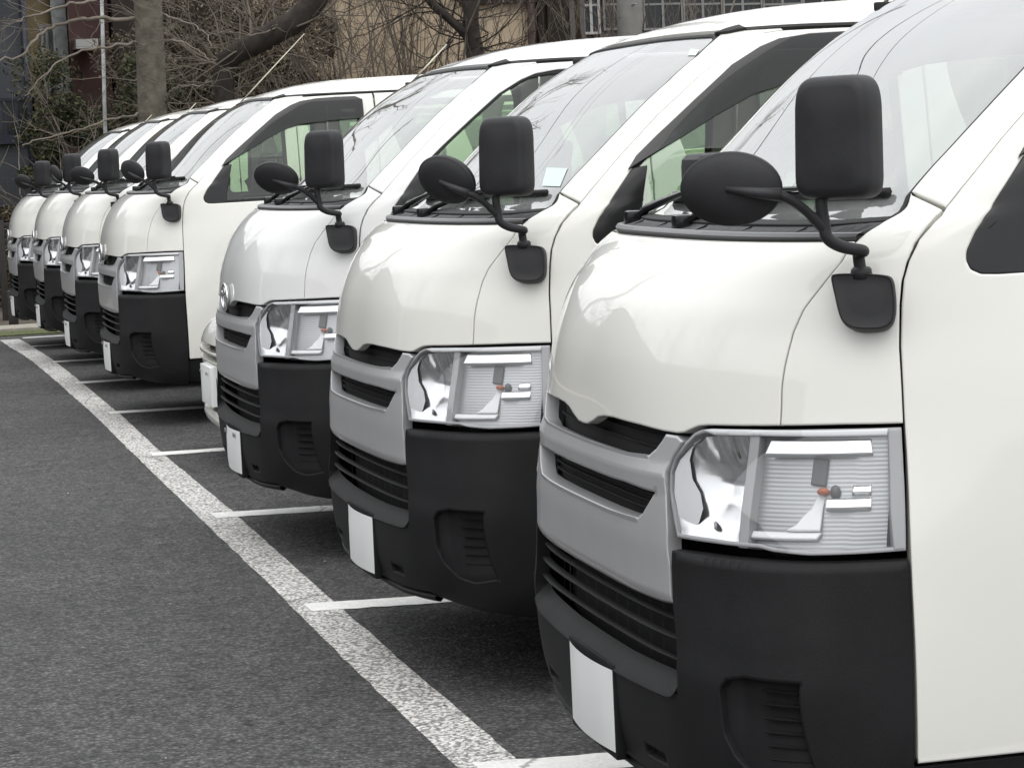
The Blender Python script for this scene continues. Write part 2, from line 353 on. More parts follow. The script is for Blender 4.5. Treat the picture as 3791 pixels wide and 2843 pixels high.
# windscreen, its rubber seal, the cowl under it
wsl = [(0, 1.309)]+fy((.3, 1.309), (.6, 1.310), (.699, 1.315))+COWL_END[1:2]+WS_EDGE+WS_TOP[:-1]
ws = wsl+[(0, 1.79)]+[(-s, z) for s, z in wsl[::-1][:-1]]
panel(van, 'windshield', ws, 'windshield_glass', E, gap=.006, grid=(.04, .03), step=.02, off=.006, rim=0)
seal = dens(WS_EDGE+WS_TOP+[(-s, z) for s, z in (WS_EDGE+WS_TOP)[::-1][1:]], .02, False)
seal_in = inset(dens(ws, .02), .0095)
panel(van, 'windshield_seal', ws, 'rubber', E, holes=[[tuple(p) for p in seal_in]], gap=.002, grid=(9, 9), step=.02, off=.003, rim=.01, rnd=.002)
cowl_half = [(0, 1.2855)]+fy((.35, 1.2855), (.6, 1.2855), (.697, 1.287), (.701, 1.300), (.699, 1.318))
top_half = fy((.6, 1.3135), (.3, 1.3125))+[(0, 1.3125)]
co = cowl_half+top_half[:-1]; co = co+[(0, 1.3125)]+[(-s, z) for s, z in co[::-1][:-1]]
def cowl_d(s, z): return .0+.012*np.clip((z-1.2915)/.004, 0, 1)*np.clip((1.318-z)/.012, .4, 1)
panel(van, 'cowl', co, 'cowl_grey', E, gap=0, grid=(.03, .004), step=.012, off=cowl_d, rim=.02)
for yy in (-.42, -.18, .10, .34, .54):      # louvre ribs on the cowl
    rail(van, 'cowl_rib', [(van.sy(yy, zz), zz) for zz in (1.294, 1.299, 1.304, 1.310)], [(0, .020), (.0010, .006), (-.0010, .006)], 'plastic', E, True)
rail(van, 'cowl_rim', dens(fy((-.697, 1.2875), (-.6, 1.2875), (0, 1.2875), (.6, 1.2875), (.697, 1.2875)), .03, False), [(-.002, .006), (-.0015, -.004), (.002, -.007), (.006, -.004), (.007, .008)], 'cowl_rim', E)
# grille panel (silver) and its slots
gh = fy((.497, .727), (.503, .700), (.505, .66), (.508, .628), (.46, .6235), (.40, .622), (.3, .6195), (.14, .6175), (0, .617))
gtop = fy((.31, .8885), (.394, .892), (.421, .907), (.440, .925), (.449, .936), (.484, .9355), (.505, .926), (.486, .901), (.476, .885), (.469, .865), (.472, .845), (.482, .807), (.492, .767))
gr = [(0, .887)]+gtop+gh[:-1]; gr = [(-s, z) for s, z in gr[::-1][:-1]]+gr[:1]+gr[1:]+[gh[-1]]
slot = fy((-.105, .768), (-.264, .769), (-.366, .771), (-.393, .784), (-.416, .806), (-.437, .827), (-.381, .828), (-.30, .831), (-.1, .831), (.1, .831), (.30, .831), (.381, .828), (.437, .827), (.416, .806), (.393, .784), (.366, .771), (.264, .769), (.105, .768))
def grille_d(s, z):                       # bars stand proud with rolled edges, the lower lip turns under
    e = .012*np.clip((.645-z)/.028, 0, 1)**1.5
    e = e-.006*np.clip(1-np.abs(z-.858)/.03, 0, 1)
    return e
panel(van, 'grille', gr, 'silver', E, holes=[slot], gap=.0015, grid=(.02, .012), step=.01, off=grille_d, rim=.03, hrim=.032, rnd=.005, soft=1.2)
edge = lambda pts, d0, d1, dz: rail(van, 'grille_edge', dens(pts, .02, False), [(0, d0), (dz, d1), (dz*.2, d1+.004)], 'silver', E)
edge(fy((-.366, .7715), (-.2, .7685), (0, .768), (.2, .7685), (.366, .7715)), -.0035, -.001, -.008)
edge(fy((-.394, .893), (-.31, .8892), (0, .8875), (.31, .8892), (.394, .893)), -.0035, -.001, -.008)
def back(name, pts, d, material='recess', **kw): return panel(van, name, pts, material, E, gap=0, grid=(.05, .03), off=d, rim=0, **kw)
back('grille_recess', fy((-.47, .76), (.47, .76), (.47, .95), (-.47, .95)), .045)
for zz in (.785, .80, .815):
    rail(van, 'grille_bar', dens(fy((-.42, zz), (.42, zz)), .04, False), [(-.0015, .034), (.0015, .034), (.0015, .044), (-.0015, .044)], 'recess', E, True)
for zz in (.905, .925):
    rail(van, 'grille_bar', dens(fy((-.42, zz), (.42, zz)), .04, False), [(-.0015, .038), (.0015, .038), (.0015, .044), (-.0015, .044)], 'recess', E, True)
# bumper with the lower intake, its ledge, slats, fog pockets
bt = fx((-.386, .7345))+fy((.805, .7345), (.77, .735), (.70, .737), (.60, .737), (.53, .734), (.512, .729))
inner = fy((.509, .70), (.511, .66), (.513, .626), (.527, .559), (.536, .500), (.533, .474), (.515, .461), (.485, .4535), (.356, .4495), (.2, .4425))
bot = fy((0, .265))+fy((.36, .270), (.58, .284))+fx((-.10, .276), (-.15, .258), (-.194, .244), (-.26, .231), (-.325, .223))+fx(*[(-.386+.0*q, .22+.5145*q) for q in np.linspace(0, 1, 14)[:-1]])
hb = bot+bt+inner
bumper = hb+[(0, .4405)]+[(-s, z) for s, z in hb[::-1][:-1]]
fog = fy((.668, .50), (.682, .519), (.717, .527), (.789, .523), (.787, .338), (.751, .328), (.72, .34), (.685, .380), (.668, .42))
tow = fy((.33, .309), (.44, .312), (.44, .337), (.33, .334))
def bump_d(s, z):                         # rolled top edge, a soft crease and a shallow step over the lower valance
    e = .014*np.clip((z-.722)/.014, 0, 1)**2*np.clip((np.abs(s)-.55)/.02, 0, 1)
    return e
panel(van, 'bumper', bumper, 'plastic', E, holes=[fog, mirror(fog), tow, mirror(tow)], gap=.001, grid=(.028, .016), step=.012, off=bump_d, rim=.03, hrim=.022, rnd=.006)
led = dens(fy((-.530, .470), (-.51, .458), (-.485, .4535), (-.356, .449), (-.2, .4425), (0, .4405), (.2, .4425), (.356, .449), (.485, .4535), (.51, .458), (.530, .470)), .015, False)
rail(van, 'bumper_ledge', led, [(-.007, .004), (-.003, -.002), (.001, -.004), (.008, .001), (.026, .020), (.042, .034)], 'plastic', E)
back('intake_recess', fy((-.56, .44), (.56, .44), (.56, .66), (-.56, .66)), .085)
def slat(zz, d): rail(van, 'intake_slat', dens(fy((-.531, zz), (-.3, zz-.002), (0, zz-.004), (.3, zz-.002), (.531, zz)), .02, False), [(-.002, d), (.001, d-.002), (.004, d+.003), (.003, d+.016), (-.002, d+.016)], 'plastic', E, True)
slat(.596, .018); slat(.562, .014); slat(.525, .016)
for yy in np.linspace(-.48, .48, 13):
    V = van.D(np.array([van.sy(yy-.006, .5), van.sy(yy+.006, .5), van.sy(yy+.006, .61), van.sy(yy-.006, .61)]), np.array([.48, .48, .61, .61]), np.full(4, .058))
    mesh('intake_rib', V, [(0, 1, 2, 3)], 'plastic', E)
rail(van, 'bumper_lip', dens(fy((-.60, .272), (-.36, .262), (0, .257), (.36, .262), (.60, .272)), .03, False), [(.006, .010), (.004, -.006), (-.004, -.008), (-.014, .0), (-.014, .02)], 'plastic', E)
def fogp(g, m):
    panel(van, 'fog_pocket', m(fy((.64, .31), (.80, .31), (.80, .545), (.64, .545))), 'plastic', E, gap=0, grid=(.03, .03), off=lambda s, z: .002+.026*np.clip((z-.335)/.13, 0, 1)**.8*np.clip((np.abs(s)-.68)/.09, 0, 1), rim=0)
    for i in range(7):
        zz = .352+i*.0255
        a = van.sy(.742, zz); b = van.sy(.787, zz); rail(van, 'fog_louvre', m([(a, zz), ((a+b)/2, zz-.001), (b, zz-.003)]), [(-.0015, .012), (.0015, .010), (.003, .014), (-.001, .034)], 'plastic', E, True)
both(fogp)
both(lambda g, m: back('tow_recess', m(fy((.32, .30), (.45, .30), (.45, .345), (.32, .345))), .018))
# number plate (blank in the photo)
def plate(name, parent, x, z0, z1, w):
    V, Fc = [], []; ny, nz = 9, 5
    for j in range(nz):
        for i in range(ny):
            y = -w/2+w*i/(ny-1); z = z0+(z1-z0)*j/(nz-1); edge_ = (i in (0, ny-1)) or (j in (0, nz-1))
            V.append((x+(-.004 if edge_ else 0)-.012*(2*y/w)**2, y, z))
    for j in range(nz-1):
        for i in range(ny-1): a = j*ny+i; Fc.append((a, a+1, a+ny+1, a+ny))
    o = mesh(name, V, Fc, 'plate', parent); return o
PLATE = plate('number_plate', E, -.008, .277, .442, .330)
for yy in (-.105, .105): box('plate_screw', (-.012, yy-.009, .416), (-.005, yy+.009, .434), 'screw', PLATE, .004)
PB = box('plate_bracket', (-.045, -.172, .262), (-.024, .172, .452), 'plastic', E, .004)
# headlights
LAMP = fy((.520, .751), (.505, .778), (.479, .831), (.469, .868), (.478, .898), (.505, .927), (.527, .946), (.545, .953), (.568, .956), (.640, .9585), (.69, .9595), (.749, .961))+fx((-.3935, .961), (-.390, .857), (-.384, .744))+fy((.805, .742), (.770, .741), (.728, .746), (.708, .751), (.617, .752))
def lamp(g, m):
    h = panel(van, 'headlight', m(LAMP), 'lens', E, gap=.003, grid=(.03, .02), step=.012, off=-.001, rim=.0, rnd=.003)
    p = lambda name, pts, mt, off, grid=(.012, .006), rim=.0, **kw: panel(van, name, m(pts), mt, h, gap=0, grid=grid, step=.01, off=off, rim=rim, **kw)
    # dark housing rim seen through the edge of the lens
    hole = [tuple(q) for q in inset(dens(LAMP if area2(LAMP) > 0 else LAMP[::-1], .012), .009)]
    panel(van, 'lamp_rim', m(LAMP), 'bezel_grey', h, holes=[m(hole)], gap=.003, grid=(9, 9), step=.012, off=.004, rim=.03, hrim=.06, rnd=.003)
    # high/low beam bowl
    bowl = [(van.sy(y, z), z) for y, z in ((.526, .758), (.512, .782), (.488, .832), (.480, .868), (.489, .893), (.512, .921), (.533, .938), (.57, .946))]+[(.776, .949), (.776, .758)]
    def bd(s, z):
        S = np.abs(s); e = np.clip((S-.50)/.17, 0, 1); e = e*e*(3-2*e)
        side_ = np.clip((S-.745)/.03, 0, 1)**2
        q = np.minimum(.62*(z-.752), .62*.098-.30*(z-.850)); q = q-.006*np.exp(-((z-.85)/.012)**2)
        return .006+e*(.004+q*(1-.8*side_))+.0022*np.sin((S-.6)*120+z*60)*np.clip((z-.895)/.02, 0, 1)*e
    p('reflector', bowl, 'chrome_satin', bd, (.008, .008))
    # inner cheek: pale plastic wall beside the bowl
    p('lamp_cheek', [(van.sy(y, z), z) for y, z in ((.527, .762), (.513, .784), (.490, .832), (.483, .868), (.491, .892), (.515, .920), (.535, .936))]+[(.575, .925), (.566, .895), (.580, .862), (.610, .838), (.622, .812), (.612, .785), (.575, .765)], 'white_plastic', lambda s, z: .007+.16*np.clip(np.abs(s)-.52, 0, 1), (.01, .01))
    V = van.D(np.array([g*.665]), np.array([.785]), np.array([.03]))[0]
    ring = [[tuple(V+np.array([.010*math.cos(b)*q*.4, g*.016*math.cos(b)*q, .008*math.sin(b)*q])+np.array([.004*k, 0, 0])) for b in np.linspace(0, 2*math.pi, 14)[:-1]] for k, q in ((0, 1.), (1, .7))]
    loft('beam_bulb', ring, 'bezel_grey', h)
    # divider
    p('lamp_divider', [(.776, .752), (.803, .752), (.803, .955), (.776, .955)], 'bezel_grey', lambda s, z: .006+.0*s, (.01, .02), .05)
    # signal side: fluted bright work with two brighter bars
    p('signal_reflector', [(.785, .752), (1.15, .752), (1.15, .950), (.785, .950)], 'fluted_chrome', lambda s, z: np.where(np.abs(s) > 1.06, .020, .030+.0*s), (.02, .02))
    p('signal_bar', [(.826, .914), (1.098, .916), (1.090, .941), (.832, .941)], 'chrome_soft', lambda s, z: .004+.34*(z-.914), (.03, .008), .012)
    p('signal_bar', [(1.004, .824), (1.108, .824), (1.108, .841), (1.0, .841)], 'chrome_soft', lambda s, z: .004+.45*(z-.824), (.03, .008), .012)
    p('signal_bar', [(1.062, .850), (1.104, .850), (1.104, .862), (1.062, .862)], 'chrome_soft', lambda s, z: .004+.45*(z-.850), (.03, .008), .012)
    p('reflection_patch', [(.952, .866), (.990, .862), (.990, .908), (.952, .910)], 'bezel_dark', lambda s, z: .022+0*s, (.02, .02), .004)  # dark panel painted in as the dark reflection behind the signal bulb
    p('signal_bracket', [(.905, .786), (.992, .786), (.992, .846), (.972, .846), (.962, .825), (.945, .812), (.93, .797)], 'white_plastic', lambda s, z: .014+.25*(z-.786), (.02, .02), .006)
    p('signal_bracket', [(.806, .772), (.985, .772), (.995, .783), (.806, .783)], 'white_plastic', lambda s, z: .012+.5*(z-.772), (.02, .02), .006)
    for k, (s_, z_, rs, rz_, mt, nm) in enumerate(((.988, .853, .012, .0075, 'amber', 'signal_bulb'), (1.018, .852, .010, .014, 'bezel_dark', 'bulb_holder'))):
        c = van.D(np.array([g*s_]), np.array([z_]), np.array([.022 if nm == 'signal_bulb' else .028]))[0]; n = van.Nrm(np.array([g*s_]), np.array([z_]))[0]; tt = np.cross([0, 0, 1.], n)
        rings = [[c+tt*rs*math.cos(b)*q+np.array([0, 0, 1.])*rz_*math.sin(b)*q+n*hh for b in np.linspace(0, 2*math.pi, 13)[:-1]] for q, hh in ((1., 0), (.95, .005), (.75, .009), (.35, .012))]
        loft(nm, rings, mt, h, sharp=80)
    p('lamp_strip', fx((-.362, .749), (-.3805, .749), (-.3885, .956), (-.370, .956)), 'bezel_grey', lambda s, z: .002+0*s, (.02, .04), .03)
    p('lamp_brow', [(van.sy(y, z), z) for y, z in ((.55, .9495), (.57, .9525), (.64, .955))]+[(1.126, .9565), (1.126, .946), (.80, .946), (van.sy(.64, .945), .945), (van.sy(.575, .943), .943)], 'white_plastic', lambda s, z: .003+.0*s, (.03, .01), .02)
both(lamp)
# doors and sides
XD = -1.53
ARCH = [(-1.0+.375*math.cos(a), .335+.375*math.sin(a)) for a in np.linspace(math.radians(4), math.radians(176), 17)]
WIN = fx((-.5235, 1.240), (-.5300, 1.224), (-.548, 1.2150), (-.58, 1.2130), (-.656, 1.2135), (-1.0, 1.216), (-1.42, 1.219), (-1.445, 1.235), (-1.45, 1.30), (-1.45, 1.70), (-1.44, 1.74), (-1.41, 1.755), (-1.309, 1.757), (-1.197, 1.7535), (-1.113, 1.742), (-1.056, 1.7215), (-.969, 1.675), (-.851, 1.584), (-.735, 1.491), (-.647, 1.415), (-.58, 1.333), (-.543, 1.287), (-.526, 1.258))
for _ in range(2): WIN = [tuple(np.array(a)*w0+np.array(b)*(1-w0)) for a, b in zip(WIN, WIN[1:]+WIN[:1]) for w0 in (.75, .25)]
DOOR = DOOR_LOW+DOOR_UP+fx((-1.3, 1.7845), (XD, 1.786), (XD, 1.5), (XD, .366))+fx(*[(x, z) for x, z in ARCH[::-1] if z > .37])+fx((-.64, .366))
def door(g, m):
    d = panel(van, 'front_door', m(DOOR), 'paint', E, holes=[m(WIN)], gap=.003, grid=(.045, .04), step=.02, hrim=.03, rim=.03)
    wi = [tuple(q) for q in inset(dens(WIN if area2(WIN) > 0 else WIN[::-1], .02), .0)]
    hole = [tuple(q) for q in inset(dens(WIN if area2(WIN) > 0 else WIN[::-1], .02), .016)]
    panel(van, 'window_seal', m(WIN), 'rubber', d, holes=[m(hole)], gap=.0005, grid=(9, 9), step=.02, off=.003, rim=.006, rnd=.002)
    quarter = fx((-.5245, 1.240), (-.531, 1.2255), (-.549, 1.2165), (-.58, 1.215), (-.645, 1.215), (-.694, 1.425), (-.655, 1.421), (-.647, 1.413), (-.58, 1.331), (-.544, 1.287), (-.5275, 1.258))
    panel(van, 'quarter_panel', m(quarter), 'gloss_black', d, gap=.0, grid=(.03, .03), off=.002, rim=.004, rnd=.002)
    pane = fx((-.645, 1.216), (-1.0, 1.218), (-1.42, 1.221), (-1.448, 1.24), (-1.448, 1.73), (-1.41, 1.753), (-1.309, 1.755), (-1.197, 1.7515), (-1.113, 1.740), (-1.056, 1.7195), (-.969, 1.673), (-.851, 1.582), (-.735, 1.489), (-.694, 1.455))
    panel(van, 'side_window', m(pane), 'side_glass', d, gap=-.002, grid=(.06, .06), step=.03, off=.012, rim=0)
    visor = fx((-.640, 1.413), (-.72, 1.457), (-.788, 1.491), (-.902, 1.551), (-1.017, 1.605), (-1.101, 1.626), (-1.168, 1.632), (-1.30, 1.640), (-1.46, 1.645), (-1.46, 1.75), (-1.42, 1.768), (-1.309, 1.768), (-1.197, 1.7645), (-1.108, 1.752), (-1.050, 1.731), (-.963, 1.684), (-.845, 1.593), (-.729, 1.50), (-.668, 1.448))
    if g > 0 or True:
        panel(van, 'window_visor', m(visor), 'smoke', d, gap=0, grid=(.03, .02), step=.02, off=lambda s, z: -.010+0*s, rim=.014, rnd=.003)
    # door handle and lower moulding
    hp = van.D(np.array([g*van.sx(-1.38, 1.06)]), np.array([1.06]), np.array([0.]))[0]
    box('door_handle', hp-np.array([.07, .012, .014]), hp+np.array([.07, .022, .014]) if g > 0 else hp+np.array([.07, .012, .014]), 'paint', d, .008)
    panel(van, 'door_trim', m(fx((-.45, .42), (-.62, .42), (-.66, .6), (-1.34, .74), (-1.5, .74), (-1.5, 1.195), (-.47, 1.195), (-.43, 1.1))), 'dash', d, gap=0, grid=(.2, .2), off=.06, rim=0)
both(door)
def side(g, m):
    x1 = -RL
    arch2 = [(x-2.57, z) for x, z in ARCH]
    pts = fx((XD, .366), (XD, 1.5), (XD, 1.786), (x1, 1.786), (x1, 1.4), (x1, .34))+fx(*[(x, z) for x, z in arch2[::-1] if z > .37])+fx((-3.0, .366))
    w1 = fx((-1.62, 1.22), (-2.52, 1.22), (-2.52, 1.74), (-1.62, 1.74)); w2 = fx((-2.66, 1.22), (-4.35, 1.22), (-4.42, 1.74), (-2.66, 1.74))
    d = panel(van, 'body_side', m(pts), 'paint', E, holes=[m(w1), m(w2)], grid=(.15, .08), step=.05, hrim=.03)
    for w_ in (w1, w2): panel(van, 'side_window', m(w_), 'side_glass', d, gap=-.002, grid=(.2, .2), step=.06, off=.010, rim=0)
both(side)
both(lambda g, m: panel(van, 'sill', m(fx((-.392, .23), (-.63, .23), (-.63, .358), (-.392, .358))), 'plastic', E, gap=0, grid=(.05, .03), off=.012, rim=.03))
both(lambda g, m: panel(van, 'sill', m(fx((-1.37, .25), (-3.19, .25), (-3.19, .36), (-1.37, .36))), 'plastic', E, gap=0, grid=(.3, .05), step=.1, off=.03, rim=.03))
tg = []
for zz in (.34, .6, .9, 1.2, 1.5, 1.7, 1.8, 1.87):
    w_ = float(van.W(zz)); tg.append([(-RL-.03-.05*math.sin((zz-.34)/1.53*math.pi), y, zz) for y in np.linspace(-w_, w_, 7)])
V = [p for r_ in tg for p in r_]; mesh('tailgate', V, [(i*7+j, i*7+j+1, (i+1)*7+j+1, (i+1)*7+j) for i in range(7) for j in range(6)], 'paint', E)
box('tailgate_window', (-RL-.10, -.58, 1.22), (-RL-.075, .58, 1.66), 'gloss_black', E, .01)
for g in (1, -1): box('tail_light', (-RL-.08, g*.70-.06, .85), (-RL-.03, g*.70+.06, 1.25), 'amber', E, .01)
box('rear_bumper', (-RL-.14, -.80, .30), (-RL+.05, .80, .52), 'plastic', E, .03)
box('underbody', (-4.5, -.70, .25), (-.42, .70, .34), 'recess', E)
box('engine_bay', (-.62, -.62, .30), (-.22, .62, .72), 'recess', E)
box('firewall', (-.60, -.70, .72), (-.42, .70, 1.16), 'recess', E)
# wheels
def wheel(x, g):
    c = np.array([x, g*.70, .335]); prof = [(.19, -.09), (.30, -.095), (.325, -.08), (.333, -.05), (.333, .05), (.325, .08), (.30, .095), (.20, .09)]
    rings = [[c+np.array([r_*math.cos(a), t_*g, r_*math.sin(a)]) for a in np.linspace(0, 2*math.pi, 29)[:-1]] for r_, t_ in prof]
    t = loft('wheel', rings, 'rubber', E, cap=False, sharp=50)
    prof2 = [(.20, .085), (.19, .06), (.15, .05), (.11, .07), (.05, .075), (.0, .075)]
    rings = [[c+np.array([max(r_, .002)*math.cos(a), t_*g, max(r_, .002)*math.sin(a)]) for a in np.linspace(0, 2*math.pi, 29)[:-1]] for r_, t_ in prof2]
    loft('wheel_rim', rings, 'steel', t, sharp=40)
for x in (-1.0, -3.57):
    for g in (1, -1): wheel(x, g)
# cabin
rings = []
for y in np.linspace(-.70, .70, 9):
    b = .03*(y/.7)**2
    rings.append([(-.40-b*2, y, 1.20), (-.44-b*2, y, 1.295), (-.56, y, 1.30), (-.74, y, 1.265), (-.82, y, 1.18), (-.80, y, .95), (-.6, y, .85)])
loft('dashboard', rings, 'dash', E, sharp=50)
def seat(y):
    s = box('seat', (-1.42, y-.24, .80), (-.92, y+.24, .94), 'seat', E, .05, seg=3)
    box('backrest', (-1.50, y-.23, .90), (-1.37, y+.23, 1.34), 'seat', s, .05, rot=Matrix.Rotation(R(-12), 3, 'Y'), seg=3)
    box('headrest', (-1.545, y-.12, 1.36), (-1.455, y+.12, 1.50), 'seat', s, .035, rot=Matrix.Rotation(R(-12), 3, 'Y'), seg=3)
seat(-.40); seat(.42)
ring = [[(-.86+.17*math.cos(a)*.55+.0*b+.014*math.cos(b)*math.cos(a), -.40+.175*math.sin(a)+.014*math.cos(b)*math.sin(a), 1.22+.17*math.cos(a)*.8+.014*math.sin(b)) for b in np.linspace(0, 2*math.pi, 9)[:-1]] for a in np.linspace(0, 2*math.pi, 33)]
loft('steering_wheel', ring, 'dash', E, cap=False, sharp=90)
box('cabin_floor', (-4.4, -.72, .40), (-.62, .72, .46), 'dash', E)
rings = [[(x, y, 1.80+.045*(1-(y/.62)**2)-(.0 if x < -1.15 else (x+1.15)*.35)) for y in np.linspace(-.60, .60, 9)] for x in (-.98, -1.1, -1.5, -2.5, -4.4)]
V = [p for r_ in rings for p in r_]; mesh('headliner', V, [(i*9+j, i*9+j+1, (i+1)*9+j+1, (i+1)*9+j) for i in range(4) for j in range(8)], 'headliner', E)
# wipers lying along the foot of the windscreen
def wiper(y0, y1, z0, z1, zp):
    w = lambda y, z, d: van.D(np.array([van.sy(y, z)]), np.array([z]), np.array([d]))[0]
    a = tube('wiper', [w(y0, 1.302, .012), w(y0+.02, 1.318, -.010), w(y0+(y1-y0)*.35, zp, -.020), w(y0+(y1-y0)*.6, z0+.01, -.018)], [.011, .010, .007, .005], 'gloss_black', E, 8)
    box('wiper_pivot', w(y0, 1.305, 0)-.018, w(y0, 1.305, 0)+.018, 'gloss_black', a, .008)
    ys_ = np.linspace(y0+.05, y1, 15); zz = z0+(z1-z0)*np.linspace(0, 1, 15)
    tube('wiper_blade', [w(y, z, -.004) for y, z in zip(ys_, zz)], .009, 'rubber', a, 6)
    tube('wiper_bridge', [w(y, z, -.017-.006*math.sin(q*math.pi)) for y, z, q in zip(ys_[2:-2], zz[2:-2], np.linspace(0, 1, 11))], .005, 'gloss_black', a, 6)
wiper(-.52, .16, 1.345, 1.352, 1.345); wiper(-.02, .64, 1.348, 1.360, 1.350)
# fender mirror: bracket, stalk, flat mirror housing, oval lower mirror
def Wf(x, z, d): return van.D(np.array([van.sx(x, z)]), np.array([z]), np.array([d]))[0]
shape = [(-.304, 1.211), (-.311, 1.2165), (-.345, 1.2180), (-.380, 1.2160), (-.388, 1.208), (-.388, 1.175), (-.386, 1.145), (-.381, 1.122), (-.368, 1.1085), (-.345, 1.1065), (-.322, 1.1085), (-.309, 1.122), (-.305, 1.145), (-.304, 1.18)]
for _ in range(2): shape = [tuple(np.array(a)*w0+np.array(b)*(1-w0)) for a, b in zip(shape, shape[1:]+shape[:1]) for w0 in (.75, .25)]
shape = [(x-.012, 1.217-(1.217-z)*.84) for x, z in shape]; sh = dens(shape, .006); cen = np.mean(sh, 0)
rings = []
for q, d in ((1.03, .004), (1.03, -.030), (1.0, -.040), (.965, -.046), (.94, -.047), (.925, -.045), (.89, -.044), (.5, -.045), (.05, -.045)):
    rings.append([Wf(cen[0]+(x-cen[0])*q, cen[1]+(z-cen[1])*q, d) for x, z in sh])
BR = loft('mirror_bracket', rings, 'mirror_shell', E, sharp=60)
TOP = Wf(-.356, 1.215, -.030)
J_ = np.array([-.262, .80, 1.318])
tube('mirror_collar', [TOP+np.array([0, 0, -.004]), TOP+np.array([0, 0, .012]), TOP+np.array([0, 0, .016])], [.020, .018, .014], 'mirror_shell', BR, 14)
tube('mirror_stalk', spline([TOP, TOP+np.array([.004, 0, .038]), np.array([-.330, .80, 1.268]), np.array([-.290, .803, 1.278]), np.array([-.266, .802, 1.294]), J_, np.array([-.258, .80, 1.352]), np.array([-.262, .80, 1.40])], 6), .0108, 'mirror_shell', BR, 12)
def housing(c, w, h, t, rz, tilt, mt):
    rings = []
    def rr(w_, h_, k=6.0):
        out = []
        for a in np.linspace(0, 2*math.pi, 49)[:-1]:
            ca, sa = math.cos(a), math.sin(a); out.append((math.copysign(abs(ca)**(2/k), ca)*w_/2*(1-.075*sa), math.copysign(abs(sa)**(2/k), sa)*h_/2))
        return out
    M3 = Matrix.Rotation(rz, 3, 'Z') @ Matrix.Rotation(tilt, 3, 'Y')
    for q, dep in ((.93, -.002), (.985, -.006), (1., .0), (1., .014), (.985, t*.62), (.955, t*.80), (.90, t*.91), (.80, t*.965), (.4, t), (.05, t)):
        rings.append([np.array(c)+np.array(M3 @ Vector((dep, u*q if q > .5 else u*q, v*q))) for u, v in rr(w, h)])
    return rings
MH = loft('mirror_housing', housing((-.300, .806, 1.463), .146, .211, .055, R(40), R(-2), None), 'mirror_shell', BR, sharp=70)
c = np.array((-.300, .806, 1.464)); M3 = Matrix.Rotation(R(38), 3, 'Z')
g_ = [[c+np.array(M3 @ Vector((-.004-.001*k, u*.062, v*.095))) for u, v in ((math.copysign(abs(math.cos(a))**.4, math.cos(a)), math.copysign(abs(math.sin(a))**.4, math.sin(a))) for a in np.linspace(0, 2*math.pi, 33)[:-1])] for k in (0, 1)]
loft('mirror_glass', g_, 'chrome', BR, sharp=40)
def under(name, parent, rz, ry, rx, w, h):
    """Oval dish: origin at its stub so that it can be turned on each van."""
    rings = []
    for q, dep in ((.9, -.004), (.97, -.006), (1., -.002), (1.0, .010), (.975, .013), (.95, .0135), (.88, .018), (.70, .024), (.42, .0285), (.15, .030), (.02, .030)):
        rings.append([(dep-.038, w/2*q*math.cos(a)-.088, h/2*q*math.sin(a)+.008) for a in np.linspace(0, 2*math.pi, 41)[:-1]])
    o = loft(name, rings, 'mirror_shell', parent, sharp=80)
    tube('mirror_stub', [(-.006, -.092, .010), (-.001, -.045, .004), (.0, .004, 0)], [.005, .0095, .0115], 'mirror_shell', o, 12)
    return o
UNDER_C = np.array([-.176, .82, 1.372])
UM = under('under_mirror', BR, 0, 0, 0, .176, .128); UM.location = UNDER_C
tube('mirror_arm', spline([J_+np.array([-.002, 0, -.012]), np.array([-.240, .805, 1.330]), np.array([-.212, .815, 1.352]), np.array([-.188, .82, 1.366]), UNDER_C], 5), [.010]*6+[.0085]*15, 'mirror_shell', BR, 10)
# driver's door mirror on the far side
dm = box('door_mirror', (-.66, -.99, 1.27), (-.56, -.82, 1.44), 'mirror_shell', E, .03, seg=3)
box('door_mirror_foot', (-.64, -.84, 1.26), (-.58, -.77, 1.31), 'mirror_shell', dm, .01)
# antenna mount on the far pillar
AM = Wf(-.94, 1.757, 0)*np.array([1, -1, 1])
box('antenna_base', AM-np.array([.022, .006, .010]), AM+np.array([.022, .012, .010]), 'rubber', E, .004)
# oval badge over the grille
def badge(parent):
    x = float(van.X0(.953))+.012; V = []
    def oval(a, b, y0, z0, r, name, par):
        rings = [[(x+.006*math.cos(q)*.8-.10*((z0+b*math.sin(t)-.953)**1)*.25, y0+(a+r*math.sin(q))*math.cos(t), z0+(b+r*math.sin(q))*math.sin(t)) for q in np.linspace(0, 2*math.pi, 9)[:-1]] for t in np.linspace(0, 2*math.pi, 41)]
        return loft(name, rings, 'chrome', par, cap=False, sharp=90)
    o = oval(.070, .048, 0, .953, .007, 'emblem', parent)
    loft('emblem_back', [[(x-.012+h_, .066*q*math.cos(t), .953+.045*q*math.sin(t)) for t in np.linspace(0, 2*math.pi, 33)[:-1]] for q, h_ in ((1, 0), (.98, .008), (.02, .009))], 'bezel_grey', o, sharp=60)
    oval(.046, .017, 0, .978, .005, 'emblem_oval', o); oval(.020, .042, 0, .956, .005, 'emblem_oval', o)
    return o
badge(E)

